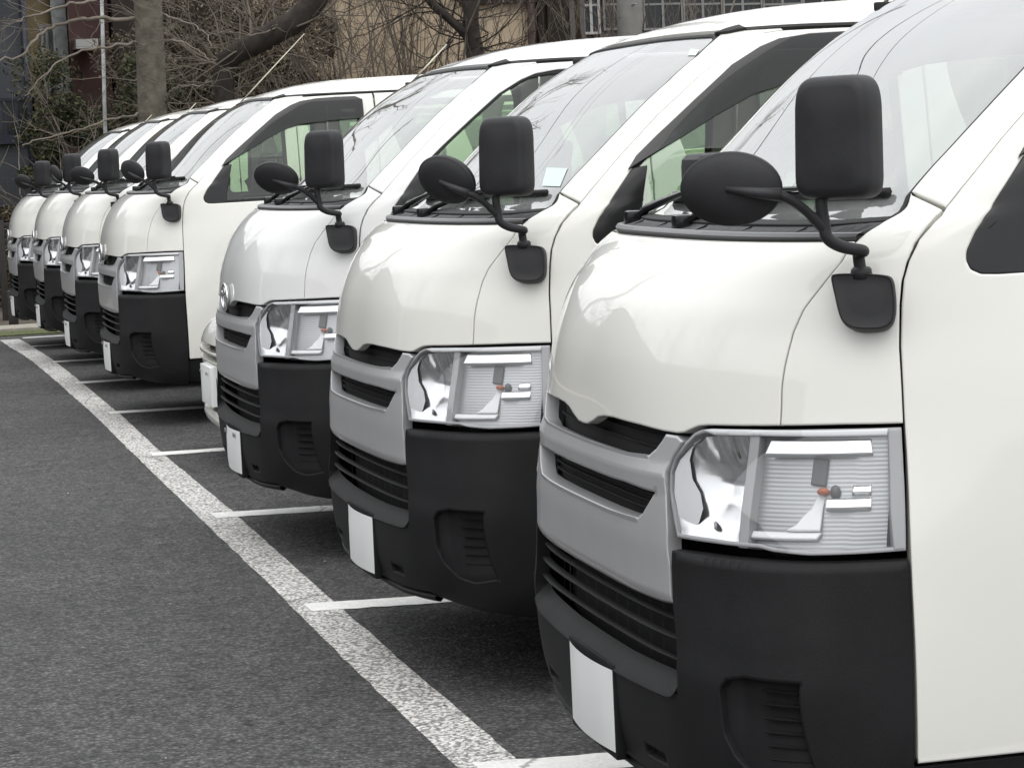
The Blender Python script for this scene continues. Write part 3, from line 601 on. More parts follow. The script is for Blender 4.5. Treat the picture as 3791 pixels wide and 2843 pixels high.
# ---------------------------------------------------------------- ground
POSE = [(-1.3506, -4.8157, -.0213, -.0158, -.0008), (-1.3419, -7.2024, .022, -.0239, .006), (-1.3287, -9.6658, .0102, -.0116, -.003), (-1.3094, -14.5745, .007, .027, -.0024), (-1.2724, -16.9826, .001, .0203, -.0011), (-1.2506, -19.4533, -.0075, .0169, -.0011), (-1.1896, -21.7166, .002, -.0154, -.0031)]
_hy = [p[1] for p in POSE][::-1]; _hz = [p[3] for p in POSE][::-1]
def hz(y): return float(np.interp(y, _hy, _hz))
def asphalt(t, b, tc, wear=None):
    m = N(t, 'ShaderNodeMapping'); t.links.new(tc.outputs['Object'], m.inputs[0])
    def noise(sc_, det=3, rough=.6):
        n = N(t, 'ShaderNodeTexNoise'); n.inputs['Scale'].default_value = sc_; n.inputs['Detail'].default_value = det; n.inputs['Roughness'].default_value = rough; t.links.new(m.outputs[0], n.inputs['Vector']); return n
    def ramp(src, p0, c0, p1, c1):
        r = N(t, 'ShaderNodeValToRGB'); r.color_ramp.elements[0].position = p0; r.color_ramp.elements[1].position = p1
        r.color_ramp.elements[0].color = (*([c0]*3 if np.isscalar(c0) else c0), 1); r.color_ramp.elements[1].color = (*([c1]*3 if np.isscalar(c1) else c1), 1); t.links.new(src, r.inputs[0]); return r
    def mul(a, b_, f=1.):
        x = N(t, 'ShaderNodeMix', data_type='RGBA', blend_type='MULTIPLY'); x.inputs[0].default_value = f; t.links.new(a, x.inputs[6]); t.links.new(b_, x.inputs[7]); return x.outputs[2]
    vo = N(t, 'ShaderNodeTexVoronoi'); vo.inputs['Scale'].default_value = 74; wv = noise(34, 3); vm = N(t, 'ShaderNodeVectorMath', operation='MULTIPLY_ADD'); vm.inputs[1].default_value = (.022, .022, .022); t.links.new(wv.outputs['Color'], vm.inputs[0]); t.links.new(m.outputs[0], vm.inputs[2]); t.links.new(vm.outputs[0], vo.inputs['Vector'])
    hsv = N(t, 'ShaderNodeSeparateColor'); t.links.new(vo.outputs['Color'], hsv.inputs[0])
    chip = ramp(hsv.outputs[0], .0, (.06, .06, .061), 1., (.17, .168, .165))       # aggregate chips of different greys
    gaps = ramp(vo.outputs['Distance'], .25, 1., .60, .48)
    big = ramp(noise(.9, 4).outputs[0], .3, .82, .75, 1.12)
    mid = ramp(noise(9, 4).outputs[0], .3, .78, .7, 1.16)
    fine = ramp(noise(210, 3, .7).outputs[0], .32, .62, .68, 1.30); pits = ramp(noise(26, 2, .5).outputs[0], .27, .45, .36, 1.)
    c = mul(mul(mul(mul(mul(chip.outputs[0], gaps.outputs[0]), big.outputs[0]), mid.outputs[0]), fine.outputs[0]), pits.outputs[0])
    spk = ramp(noise(160, 2).outputs[0], .70, 0., .76, 1.)
    mx = N(t, 'ShaderNodeMix', data_type='RGBA'); t.links.new(spk.outputs[0], mx.inputs[0]); t.links.new(c, mx.inputs[6]); mx.inputs[7].default_value = (.30, .29, .28, 1)
    col = mx.outputs[2]; h = gaps.outputs[0]
    if wear:                             # worn road paint over the same aggregate
        hi, lo, warm, pk = wear
        w1 = ramp(noise(70, 4, .75).outputs[0], lo, 0., hi, 1.); w2 = ramp(noise(3.5, 3).outputs[0], .25, .0, .75, .38)
        ad = N(t, 'ShaderNodeMix', data_type='RGBA', blend_type='ADD'); ad.inputs[0].default_value = 1; t.links.new(w1.outputs[0], ad.inputs[6]); t.links.new(w2.outputs[0], ad.inputs[7])
        pit = mul(ad.outputs[2], ramp(vo.outputs['Distance'], .40, 1., .60, pk).outputs[0])
        ce = N(t, 'ShaderNodeTexVoronoi', feature='DISTANCE_TO_EDGE'); ce.inputs['Scale'].default_value = 1.7; t.links.new(vm.outputs[0], ce.inputs['Vector'])
        pit = mul(pit, ramp(ce.outputs['Distance'], .003, .35, .010, 1.).outputs[0])
        m2 = N(t, 'ShaderNodeMix', data_type='RGBA', clamp_factor=True); t.links.new(pit, m2.inputs[0]); t.links.new(col, m2.inputs[6])
        wn = ramp(noise(22, 3).outputs[0], .3, tuple(x*.86 for x in warm), .7, warm); t.links.new(wn.outputs[0], m2.inputs[7]); col = m2.outputs[2]
    t.links.new(col, b.inputs['Base Color'])
    bp = N(t, 'ShaderNodeBump'); bp.inputs['Strength'].default_value = .8 if not wear else .45; bp.inputs['Distance'].default_value = .004
    t.links.new(h, bp.inputs['Height']); t.links.new(bp.outputs[0], b.inputs['Normal'])
mat('asphalt', rough=.88, spec=.3, build=asphalt)
mat('worn_paint', rough=.8, spec=.3, build=lambda t, b, tc: asphalt(t, b, tc, (.51, .33, (.78, .76, .73), .30)))
mat('line_paint', rough=.75, spec=.3, build=lambda t, b, tc: asphalt(t, b, tc, (.36, .18, (.84, .835, .81), .8)))
ylist = [40., 10.]+[p[1] for p in POSE]+[-23.25]
V, Fc = [], []
for y in ylist:
    for x in (-45, -8, -3, 1, 8, 30): V.append((x, y, hz(y)))
for i in range(len(ylist)-1):
    for j in range(5): a = i*6+j; Fc.append((a, a+6, a+7, a+1))
tag(mesh('parking_lot', V, Fc, 'asphalt', smooth=True), kind='structure'); fixn(bpy.data.objects['parking_lot'], 0)
if bpy.data.objects['parking_lot'].data.polygons[0].normal.z < 0: bpy.data.objects['parking_lot'].data.flip_normals()
mat('soil', (.075, .062, .045), .95, var=(3, .4), bump=(20, .6, .03))
V = [(-300, -400, -.12), (300, -400, -.12), (300, 300, -.12), (-300, 300, -.12)]
tag(mesh('ground', V, [(0, 1, 2, 3)], 'soil'), kind='structure')
def strip(name, pts_l, pts_r, mt, dz):   # a painted line laid on the lot, from two edges
    V, Fc = [], []
    for a, b in zip(pts_l, pts_r):
        for p in (a, b): V.append((p[0], p[1], hz(p[1])+dz))
    for i in range(len(pts_l)-1): Fc.append((2*i, 2*i+1, 2*i+3, 2*i+2))
    o = mesh(name, V, Fc, mt); fixn(o, 0)
    if o.data.polygons[0].normal.z < 0:
        o.data.flip_normals()
    tag(o, kind='structure'); return o
ysd = np.array(sorted(list(np.arange(-2.0, -22.9, -.11))+[p[1] for p in POSE], reverse=True))
xl = np.interp(-ysd, [0, 5.76, 8.6, 12.66, 17.3, 20.86, 22.9], [-1.30, -1.302, -1.300, -1.262, -1.236, -1.192, -1.135]); xr = np.interp(-ysd, [0, 5.8, 10.4, 12.7, 17.5, 22, 22.9], [-1.462, -1.456, -1.438, -1.402, -1.386, -1.345, -1.30])
jit = lambda n, a: rng.normal(0, a, n)
strip('front_stripe', [(x+d, y) for x, y, d in zip(xl, ysd, jit(len(ysd), .002))], [(x+d, y) for x, y, d in zip(xr, ysd, jit(len(ysd), .0015))], 'worn_paint', .0014)
for yc, sl, w_ in ((-3.35, -.13, .15), (-5.712, -.15, .15), (-8.088, -.14, .15), (-10.352, -.13, .155), (-12.628, -.07, .145), (-14.822, -.12, .155), (-17.185, -.03, .165), (-19.30, -.1, .15), (-21.66, .03, .12), (-22.88, -.06, .10)):
    xx = np.arange(-1.345, -6.4, -.05); e1, e2 = jit(len(xx), .004), jit(len(xx), .004)
    f = lambda x: yc+sl*max(x+1.40, -1.2)
    strip('parking_line', [(x, f(x)-w_/2+d) for x, d in zip(xx, e1)], [(x, f(x)+w_/2+d) for x, d in zip(xx, e2)], 'line_paint', .0028)

# loose grit on the asphalt
V, Fc = [], []
for k in range(420):
    y = -2.5-20*rng.uniform(0, 1)**1.3; x = rng.uniform(-4.2, 1.2); r_ = rng.uniform(.0025, .008); b0 = len(V)
    for dx, dy, dz in ((1, 0, .1), (-.4, .8, .1), (-.5, -.9, .1), (0, 0, 1.)): V.append((x+dx*r_, y+dy*r_*rng.uniform(.6, 1.2), hz(y)+.001+dz*r_))
    Fc += [(b0, b0+1, b0+3), (b0+1, b0+2, b0+3), (b0+2, b0, b0+3)]
leaf_cols = [(.03, .028, .025), (.05, .045, .04), (.20, .19, .18), (.42, .41, .39)]
def grit(t, b, tc):
    g = N(t, 'ShaderNodeNewGeometry'); r = N(t, 'ShaderNodeValToRGB')
    while len(r.color_ramp.elements) < 4: r.color_ramp.elements.new(.5)
    for i, c in enumerate(leaf_cols): r.color_ramp.elements[i].position = i/3; r.color_ramp.elements[i].color = (*c, 1)
    t.links.new(g.outputs['Random Per Island'], r.inputs[0]); t.links.new(r.outputs[0], b.inputs['Base Color'])
mat('grit', rough=.9, build=grit)
tag(mesh('grit', V, Fc, 'grit', smooth=False), 'fine loose grit scattered over the asphalt', 'grit', kind='stuff')

# ---------------------------------------------------------------- the row of vans
LAB = ['white van nearest the camera, its door cut off by the right edge of the photo',
       'white van with dark window visor, second nearest, between nearest van and van with oval badge',
       'cooler white van with chrome oval badge and no window visor, just before the small sedan',
       'white van just beyond the white sedan, its whole fender and front door in view',
       'white van fifth from the camera, third from the far end of the row',
       'white van second from the far end of the row',
       'farthest white van, last in the row beside the iron fence']
UMR = [(62, 0, -4, 1.), (42, 0, -20, 1.), (60, 0, -24, .95), (36, 0, -20, 1.), (58, 0, -20, .95), (24, 0, -28, 1.), (50, 0, -20, .95)]      # how each lower mirror is turned
ANT = {2: (.22, .22), 3: (.62, .62), 4: (.15, .15), 5: (.13, .13), 0: (.20, .2)}
vans = []
for i, (x, y, rz, z, k) in enumerate(POSE):
    v = E if i == 0 else copy_tree(E)
    vans.append(v)
for i, (v, (x, y, rz, z, k)) in enumerate(zip(vans, POSE)):
    v.location = (x, y, hz(y)+.001); v.rotation_euler = (0, -k, rz); v['label'] = LAB[i]; v['category'] = 'van'; v['group'] = 'white vans parked side by side'
    parts = {}
    def walk(o):
        for ch in list(o.children): parts.setdefault(ch.name.split('.')[0], []).append(ch); walk(ch)
    walk(v)
    def drop(nm):
        for o in parts.get(nm, []):
            for c_ in list(o.children): bpy.data.objects.remove(c_)
            bpy.data.objects.remove(o)
    if i < 2: drop('emblem')
    if i < 2: drop('plate_screw')
    if i == 1:
        panel(van, 'inspection_sticker', fy((.575, 1.383), (.655, 1.380), (.610, 1.428), (.500, 1.432)), 'sticker', parts['windshield'][0], gap=0, grid=(.03, .03), off=.004, rim=0)
        panel(van, 'inspection_sticker', fy((.590, 1.726), (.618, 1.724), (.600, 1.740), (.560, 1.746)), 'sticker', parts['windshield'][0], gap=0, grid=(.03, .03), off=.004, rim=0)
    if i == 2: drop('window_visor')
    um = parts['under_mirror'][0]; a = UMR[i]
    um.rotation_mode = 'ZYX'; um.rotation_euler = (R(a[2]), R(a[1]), R(a[0])); um.scale = (a[3],)*3
    if i == 2:
        allp = []
        def walk2(o):
            for ch in o.children: allp.append(ch); walk2(ch)
        walk2(v)
        for o in allp:
            if o.type == 'MESH' and o.material_slots and o.material_slots[0].material == MAT['paint']:
                o.material_slots[0].link = 'OBJECT'; o.material_slots[0].material = MAT['paint_cool']
    if i in ANT:
        ln = ANT[i][0]; d = np.array([-.72, 0, .69]); p0 = AM+np.array([-.01, -.014, .01])
        tube('antenna', [p0, p0+d*ln*.5, p0+d*ln], [.0045, .0035, .003], 'antenna_metal', v, 6)

# ---------------------------------------------------------------- white sedan between the third and fourth van
sed = Skin(
 ([.12, .16, .20, .24, .27, .30, .36, .45, .54, .60, .66, .70, .74, .80, .86, .90, .94, 1.30, 1.38, 1.42, 1.43], [-.12, -.06, -.02, -.008, -.02, -.04, -.035, -.018, -.004, -.016, -.05, -.10, -.24, -.6, -1.0, -1.2, -1.30, -1.95, -2.2, -2.6, -3.0]),
 ([.12, .3, .6, .74, .86, .9, 1.0, 1.2, 1.3, 1.38, 1.42, 1.43], [.78, .83, .845, .84, .82, .80, .75, .66, .6, .45, .2, .002]),
 ([.12, .6, .8, .95, 1.43], [.55, .6, .5, .3, .6]), ([.12, .6, .95, 1.43], [3., 2.8, 2.8, 2.6]))
SE = thing('sedan', 'small white sedan parked between the vans, only a sliver of its front showing', 'car', (-1.578, -12.12, hz(-12.12)))
qy = lambda *p: [(sed.sy(y, z), z) for y, z in p]; qx = lambda *p: [(sed.sx(x, z), z) for x, z in p]
end = -4.3
half = qx((-.35, .16), (-.36, .3))+qx(*[(-.75+.33*math.cos(a), .30+.33*math.sin(a)) for a in np.linspace(math.radians(178), math.radians(2), 13)][::-1])+qx((-3.0, .2))+qx(*[(-3.35+.33*math.cos(a), .30+.33*math.sin(a)) for a in np.linspace(math.radians(178), math.radians(2), 13)][::-1])+qx((end, .25), (end, .5), (end, .888))
body = [(0, .155)]+qy((.5, .155))+half
body = body+[(0, .888)]+[(-s, z) for s, z in body[::-1][:-1]]
sl1 = qy((-.40, .552), (.40, .552), (.38, .586), (-.38, .586)); sl2 = qy((-.42, .503), (.42, .503), (.41, .538), (-.41, .538)); sl3 = qy((-.5, .262), (.5, .262), (.48, .288), (-.48, .288))
hl = qy((.52, .60), (.50, .655), (.56, .69))+qx((-.45, .725), (-.42, .66), (-.25, .60))
panel(sed, 'body', body, 'paint', SE, holes=[sl1, sl2, sl3, hl, mirror(hl)], gap=0, grid=(.07, .03), step=.03, rim=.02, hrim=.05)
for a_, b_, z0, z1 in ((-.45, .45, .49, .60), (-.55, .55, .25, .30)): panel(sed, 'grille_recess', qy((a_, z0), (b_, z0), (b_, z1), (a_, z1)), 'recess', SE, gap=0, grid=(.05, .05), off=.05, rim=0)
for m in ((lambda p: p), mirror):
    h = panel(sed, 'headlight', m(hl), 'lens', SE, gap=.003, grid=(.04, .03), off=-.001, rim=0)
    panel(sed, 'reflector', m(hl), 'chrome', h, gap=.002, grid=(.02, .02), off=lambda s, z: .02+.05*np.clip(1-((np.abs(s)-.72)/.12)**2-((z-.655)/.06)**2, 0, 1), rim=0)
gh_ = [(0, .905)]+qy((.5, .905), (.70, .915), (.64, 1.1), (.56, 1.30), (.4, 1.325)); gh_ = gh_+[(0, 1.33)]+[(-s, z) for s, z in gh_[::-1][:-1]]
panel(sed, 'windshield', gh_, 'windshield_glass', SE, gap=0, grid=(.06, .05), off=-.002, rim=0)
gr_ = [(-s, z) for s, z in qx((end, .905), (end, 1.40))[::-1]]
pil = qy((.715, .915), (.655, 1.1), (.575, 1.30))+qx((-2.6, 1.30), (-3.4, 1.1), (-3.6, .91), (-2.5, .905), (-1.9, .905))
for m in ((lambda p: p), mirror): panel(sed, 'side_window', m(pil), 'side_glass', SE, gap=0, grid=(.1, .06), off=-.002, rim=0)
rf = [(0, 1.338)]+qy((.45, 1.335), (.57, 1.31))+qx((-2.6, 1.312), (-3.4, 1.32)); rf = rf+[(sed.sx(-3.4, 1.428), 1.428)]
rf = rf+[(-s, z) for s, z in rf[::-1][:-1]]
panel(sed, 'roof', rf, 'paint', SE, gap=0, grid=(.08, .01), step=.04, rim=.01)
box('boot', (end-.02, -.76, .3), (end+.05, .76, .9), 'paint', SE, .02); box('cabin', (-3.4, -.70, .3), (-1.2, .70, .9), 'seat', SE, .02)
sp = plate('number_plate', SE, .012, .300, .465, .330)
box('plate_frame', (-.025, -.175, .288), (.004, .175, .478), 'white_plastic', SE, .004)
for yy in (-.105, .105): box('plate_screw', (.010, yy-.009, .44), (.017, yy+.009, .455), 'screw', sp, .004)
for x in (-.75, -3.35):
    for g in (1, -1):
        c = np.array([x, g*.72, .30]); rings = [[c+np.array([r_*math.cos(a), t_*g, r_*math.sin(a)]) for a in np.linspace(0, 2*math.pi, 25)[:-1]] for r_, t_ in ((.17, -.08), (.28, -.085), (.298, -.06), (.298, .06), (.28, .085), (.19, .08), (.17, .05), (.03, .06))]
        loft('wheel', rings, 'rubber', SE, sharp=40)

# ---------------------------------------------------------------- end of the lot: verge, kerb, fence
K = 1.71383
B = lambda px, py, Y: at(px*K, py*K, Y)      # from positions in the 2212-wide view of the photo
mat('grass', (.085, .10, .035), .95, var=(25, .5), bump=(150, .8, .01))
mat('concrete', (.30, .275, .23), .9, var=(12, .2), bump=(120, .4, .004))
mat('iron', (.022, .018, .017), .6, var=(20, .3))
mat('pale_pole', (.42, .43, .43), .75, var=(8, .3))
mat('pole_concrete', (.31, .305, .29), .9, var=(6, .12), bump=(200, .3, .003))
tag(box('grass_verge', (-30, -23.85, -.20), (12, -23.26, -.005), 'grass'), kind='structure')
tag(box('kerb', (-30, -24.45, -.20), (12, -23.86, .02), 'concrete', None, .012), kind='structure')
tag(box('planting_bed', (-40, -60, -.3), (40, -24.46, -.04), 'soil'), kind='structure')
FE = thing('iron_fence', 'dark iron railing fence at the far end of the lot', 'fence', (0, -26.3, -.04))
zt = B(6, 487, -26.3)[2]+.04; ztw = zt
for zz, nm in ((zt, 'rail'), (zt-.17, 'rail'), (.16, 'rail')): box(nm, (-11, -.02, zz-.022), (2.0, .02, zz+.022), 'iron', FE, .004)
for x in np.arange(-10.9, 2.0, 1.25): box('post', (x-.03, -.03, 0), (x+.03, .03, zt+.05), 'iron', FE, .005)
x1 = B(8, 600, -26.3)[0]; box('post', (x1-.035, -.035, 0), (x1+.035, .035, zt+.05), 'iron', FE, .005)
for x in np.arange(-2.4, .0, .125): box('baluster', (x-.007, -.007, .16), (x+.007, .007, zt-.17), 'iron', FE)
p = B(30, 700, -24.62); tag(box('bollard', (p[0]-.045, -24.67, -.04), (p[0]+.045, -24.58, .34), 'iron', None, .008), 'short dark post beside the kerb, below the farthest van', 'bollard')

# ---------------------------------------------------------------- houses and walls behind
def wallmat(name, col, board=None, amt=.2, horiz=True):
    def b_(t, b, tc):
        if not board: return
        w = N(t, 'ShaderNodeTexWave', wave_type='BANDS', bands_direction='Z' if horiz else 'X', wave_profile='SAW'); w.inputs['Scale'].default_value = board; w.inputs['Distortion'].default_value = .3
        bp = N(t, 'ShaderNodeBump'); bp.inputs['Strength'].default_value = .8; bp.inputs['Distance'].default_value = .02
        t.links.new(tc.outputs['Object'], w.inputs['Vector']); t.links.new(w.outputs['Fac'], bp.inputs['Height']); t.links.new(bp.outputs[0], b.inputs['Normal'])
    mat(name, col, .85, var=(1.7, amt, 6), build=b_)
wallmat('tan_wall', (.62, .50, .36), None, .16); wallmat('slate_wall', (.10, .108, .122), 6., .15); wallmat('cream_wall', (.48, .38, .22), 5.5, .12)
wallmat('red_wall', (.085, .045, .042), 9., .2, False); wallmat('brown_wall', (.075, .05, .042), 7., .25, False); wallmat('grey_wall', (.17, .165, .17), 3., .2)
mat('frame_grey', (.28, .28, .275), .7)
mat('dark_wood', (.03, .022, .018), .8, var=(5, .3)); mat('navy', (.018, .02, .035), .5); mat('window_dark', (.02, .023, .027), .15); mat('frame_white', (.55, .55, .54), .6); mat('roof_tile', (.07, .07, .075), .7, bump=(30, .5, .02))
def house(name, label, x0, x1, Y, h, wall, depth=5., eave=True):
    o = thing(name, label, 'house', ((x0+x1)/2, Y, -.05)); w_ = (x1-x0)/2
    box('wall', (-w_, -depth, 0), (w_, 0, h), wall, o)
    if eave:
        V = [(-w_-.4, .5, h-.05), (w_+.4, .5, h-.05), (w_+.4, -depth/2, h+.5), (-w_-.4, -depth/2, h+.5), (-w_-.4, -depth-.5, h-.05), (w_+.4, -depth-.5, h-.05), (-w_-.4, .5, h+.05), (w_+.4, .5, h+.05), (w_+.4, -depth/2, h+.6), (-w_-.4, -depth/2, h+.6)]
        mesh('roof', V, [(0, 1, 2, 3), (3, 2, 5, 4), (6, 7, 8, 9), (0, 6, 9, 3), (1, 7, 8, 2), (0, 1, 7, 6)], 'roof_tile', o, smooth=False)
    return o
def window(o, x0, x1, z0, z1, fr='frame_white', n=2, bars=0):
    f = box('window', (x0, .0, z0), (x1, .03, z1), 'window_dark', o)
    t = .035
    for a in ((x0-t, z0-t, x1+t, z0), (x0-t, z1, x1+t, z1+t), (x0-t, z0, x0, z1), (x1, z0, x1+t, z1)): box('frame', (a[0], -.01, a[1]), (a[2], .06, a[3]), fr, f)
    for k in range(1, n): x = x0+(x1-x0)*k/n; box('mullion', (x-.02, .031, z0), (x+.02, .05, z1), fr, f)
    for k in range(bars): z = z0+(z1-z0)*(k+1)/(bars+1); box('glazing_bar', (x0, .031, z-.015), (x1, .048, z+.015), fr, f)
    return f
X = lambda px, Y: float(B(px, 200, Y)[0]); Z = lambda py, Y, px=500: float(B(px, py, Y)[2])+.05
Y = -34.0
h1 = house('house', 'blue-grey clapboard house at the far left edge behind the bare branches', X(63, Y), X(63, Y)+8, Y, 4.6, 'slate_wall')
cx_ = h1.location.x; lx = lambda px, Y_, o: X(px, Y_)-o.location.x
window(h1, lx(58, Y, h1), lx(-20, Y, h1), Z(292, Y, 30), Z(218, Y, 30), 'navy', 3)
window(h1, lx(52, Y, h1), lx(-40, Y, h1), Z(560, Y, 30), Z(452, Y, 30), 'navy', 1)
box('ledge', (lx(62, Y, h1), .0, Z(285, Y, 30)-.16), (lx(-20, Y, h1), .09, Z(285, Y, 30)-.06), 'navy', h1)
tube('downpipe', [(lx(60, Y, h1), .06, 4.5), (lx(60, Y, h1), .06, .1)], .045, 'navy', h1, 8)
Y = -37.0
h2 = house('house', 'cream boarded house with red-brown bay, behind the big tree trunk', X(660, Y), X(55, Y), Y, 4.9, 'cream_wall')
box('bay', (lx(236, Y, h2), 0, 1.2), (lx(150, Y, h2), .5, 4.7), 'red_wall', h2)
box('bay', (lx(150, Y, h2), 0, 2.3), (lx(118, Y, h2), .2, 4.7), 'pale_pole', h2)
window(h2, lx(116, Y, h2), lx(100, Y, h2), Z(250, Y, 110), Z(60, Y, 110), 'pale_pole', 2)
box('balcony_slab', (lx(205, Y, h2), 0, Z(100, Y, 180)-.08), (lx(158, Y, h2), .95, Z(100, Y, 180)+.05), 'frame_white', h2)
for px in np.arange(122, 156, 5.0): box('baluster', (lx(px, Y, h2)-.02, .24, Z(205, Y, px)), (lx(px, Y, h2)+.02, .28, Z(40, Y, px)), 'pale_pole', h2)
box('backing_wall', (lx(240, Y, h2), 0, 0), (lx(66, Y, h2), .6, Z(205, Y, 150)), 'brown_wall', h2)
box('backing_wall', (lx(655, Y, h2), 0, 0), (lx(242, Y, h2), .7, 4.3), 'dark_wood', h2)  # added dark backing for the thicket, so no sky shows between houses
Y = -33.0
h3 = house('house', 'tan rendered house wall behind the bare shrubs', X(1152, Y), X(640, Y), Y, 4.7, 'tan_wall')
tube('downpipe', [(lx(1153, Y, h3)+.02, .08, 4.6), (lx(1153, Y, h3)+.02, .08, 0)], .05, 'brown_wall', h3, 8)
box('beam', (lx(1152, Y, h3), 0, Z(9, Y, 1080)), (lx(1000, Y, h3), .12, Z(9, Y, 1080)+.18), 'dark_wood', h3)
window(h3, lx(930, Y, h3), lx(800, Y, h3), 3.7, 4.4)
Y = -34.5
h4 = house('shed', 'dark brown boarded shed between tan wall and concrete pole', X(1300, Y), X(1158, Y), Y, 4.6, 'brown_wall')
h4['category'] = 'shed'
d_ = box('door', (lx(1232, Y, h4), 0, 0), (lx(1196, Y, h4), .05, Z(-20, Y, 1200)), 'dark_wood', h4)
for px in (1172, 1192, 1240, 1262): box('post', (lx(px, Y, h4)-.035, 0, 0), (lx(px, Y, h4)+.035, .07, 4.5), 'dark_wood' if px < 1200 else 'grey_wall', h4)
window(h4, lx(1296, Y, h4), lx(1268, Y, h4), Z(70, Y, 1280), Z(0, Y, 1280)+.3, 'frame_white', 2, 1)
Y = -37.0
h5 = house('house', 'grey house with white window grid right of the concrete pole', X(2050, Y), X(1302, Y), Y, 4.9, 'grey_wall')
for a in range(1312, 2000, 86): window(h5, lx(a+78, Y, h5), lx(a, Y, h5), Z(62, Y, a), Z(-40, Y, a), 'frame_grey', 2, 1); window(h5, lx(a+78, Y, h5), lx(a, Y, h5), Z(190, Y, a), Z(90, Y, a), 'dark_wood', 3, 1)
h8 = house('house', 'long low tan house at far right, hidden behind the near vans', -33, -17.6, -36, 4.6, 'tan_wall')
for k in range(4): window(h8, -7+3.6*k, -5.2+3.6*k, 1.1, 2.4)
Y = -31.0
p = B(1362, 100, Y); po = thing('utility_pole', 'round grey concrete utility pole behind the second van', 'pole', (p[0], Y, -.05))
tube('shaft', [(0, 0, 0), (0, 0, 5), (0, 0, 9.5)], [.165, .155, .12], 'pole_concrete', po, 20)
tube('cross_arm', [(-.9, 0, 8.7), (.9, 0, 8.7)], .04, 'steel', po, 8)

p2 = thing('utility_pole', 'tall concrete utility pole with overhead wires, just left of the view', 'pole', (2.3, -27.2, -.05))
tube('shaft', [(0, 0, 0), (0, 0, 6), (0, 0, 12.5)], [.19, .17, .13], 'pole_concrete', p2, 16)
for zz in (11.8, 11.0): tube('cross_arm', [(0, -.9, zz), (0, .9, zz)], .045, 'steel', p2, 8)
for yy, zz in ((-.8, 11.9), (.8, 11.9), (0, 9.6)):
    for sg in (-1, 1): tube('wire', [(sg*30*q, yy+sg*6*q, zz-1.1*4*q*(1-q)) for q in np.linspace(0, 1, 13)], .016 if zz > 10 else .03, 'iron', p2, 5)
for k in range(4): tube('step_bolt', [(0, .12*(1 if k % 2 else -1), 2.4+.9*k), (0, .30*(1 if k % 2 else -1), 2.4+.9*k)], .012, 'steel', po, 6)
Y = -30.0
p0, p1 = B(205, 0, Y), B(222, 400, Y)
o = tube('pale_post', [(p1[0], 0, -.05), (p0[0]-.12, 0, 4.6)], [.026, .020], 'pale_pole', None, 8); o.location.y = Y
tag(o, 'thin pale weathered post left of the big tree trunk', 'post')

# ---------------------------------------------------------------- trees and shrubs
mat('bark', (.125, .112, .088), .95, var=(9, .35, 7), bump=(28, .6, .02)); mat('bark_dark', (.035, .028, .023), .95, var=(11, .4), bump=(40, .5, .01)); mat('twig', (.18, .15, .12), .9, var=(4, .35)); mat('twig_grey', (.19, .165, .135), .9, var=(4, .3))
def leafmat(name, cols):
    def b_(t, b, tc):
        oi = N(t, 'ShaderNodeNewGeometry'); r = N(t, 'ShaderNodeValToRGB'); els = r.color_ramp.elements
        while len(els) < len(cols): els.new(.5)
        for i, c in enumerate(cols): els[i].position = i/(len(cols)-1); els[i].color = (*c, 1)
        t.links.new(oi.outputs['Random Per Island'], r.inputs[0]); t.links.new(r.outputs[0], b.inputs['Base Color'])
    mat(name, cols[0], .8, build=b_)
leafmat('dead_leaf', [(.028, .023, .017), (.055, .044, .03), (.11, .085, .055), (.20, .16, .10), (.045, .045, .026)])
leafmat('olive_leaf', [(.016, .022, .011), (.028, .038, .016), (.042, .052, .022), (.11, .10, .04), (.03, .03, .016)])
class Twigs:
    def __init__(k): k.V = []; k.F = []; k.n = 0
    def seg(k, pts, rads, m=4):
        p = np.array(pts, float); r_ = np.broadcast_to(np.array(rads, float), (len(p),)); base = k.n
        for i in range(len(p)):
            t = p[min(i+1, len(p)-1)]-p[max(i-1, 0)]; t /= max(np.linalg.norm(t), 1e-9); u = np.cross(t, [.31, .83, .46]); u /= np.linalg.norm(u); v = np.cross(t, u)
            for j in range(m): a = 2*math.pi*j/m; k.V.append(p[i]+r_[i]*(math.cos(a)*u+math.sin(a)*v))
        for i in range(len(p)-1):
            for j in range(m): k.F.append((base+i*m+j, base+i*m+(j+1) % m, base+(i+1)*m+(j+1) % m, base+(i+1)*m+j))
        k.n += len(p)*m
    def grow(k, p, d, ln, r_, depth, kids=4, wob=.25, up=.12, spread=.9, thin=.62, rmin=.003):
        d = np.array(d, float); d /= np.linalg.norm(d); n = 5 if depth else 4; pts = [np.array(p, float)]; dd = d
        for i in range(n):
            dd = dd+rng.normal(0, wob/ n**.5, 3)+np.array([0, 0, up/n]); dd /= np.linalg.norm(dd); pts.append(pts[-1]+dd*ln/n)
        k.seg(pts, np.linspace(r_, max(r_*.45, rmin*.7), len(pts)), 6 if r_ > .03 else 4 if r_ > .008 else 3)
        if depth <= 0: return
        for c in range(kids):
            f = rng.uniform(.25, 1.0) if c else 1.; i = min(int(f*n), n-1); q = pts[i]+(pts[i+1]-pts[i])*(f*n-i if f < 1 else 1.)
            e = rng.normal(0, 1, 3); e -= dd*(e@dd); e /= np.linalg.norm(e); a = spread*rng.uniform(.5, 1.1); nd = (pts[i+1]-pts[i])/np.linalg.norm(pts[i+1]-pts[i])*math.cos(a)+e*math.sin(a)
            k.grow(q, nd, ln*rng.uniform(.45, .75), max(r_*thin*rng.uniform(.6, 1.), rmin), depth-1, kids, wob, up, spread, thin, rmin)
    def obj(k, name, mt, parent, kind='stuff'):
        o = mesh(name, k.V, k.F, mt, parent)
        if kind: o['kind'] = kind
        return o
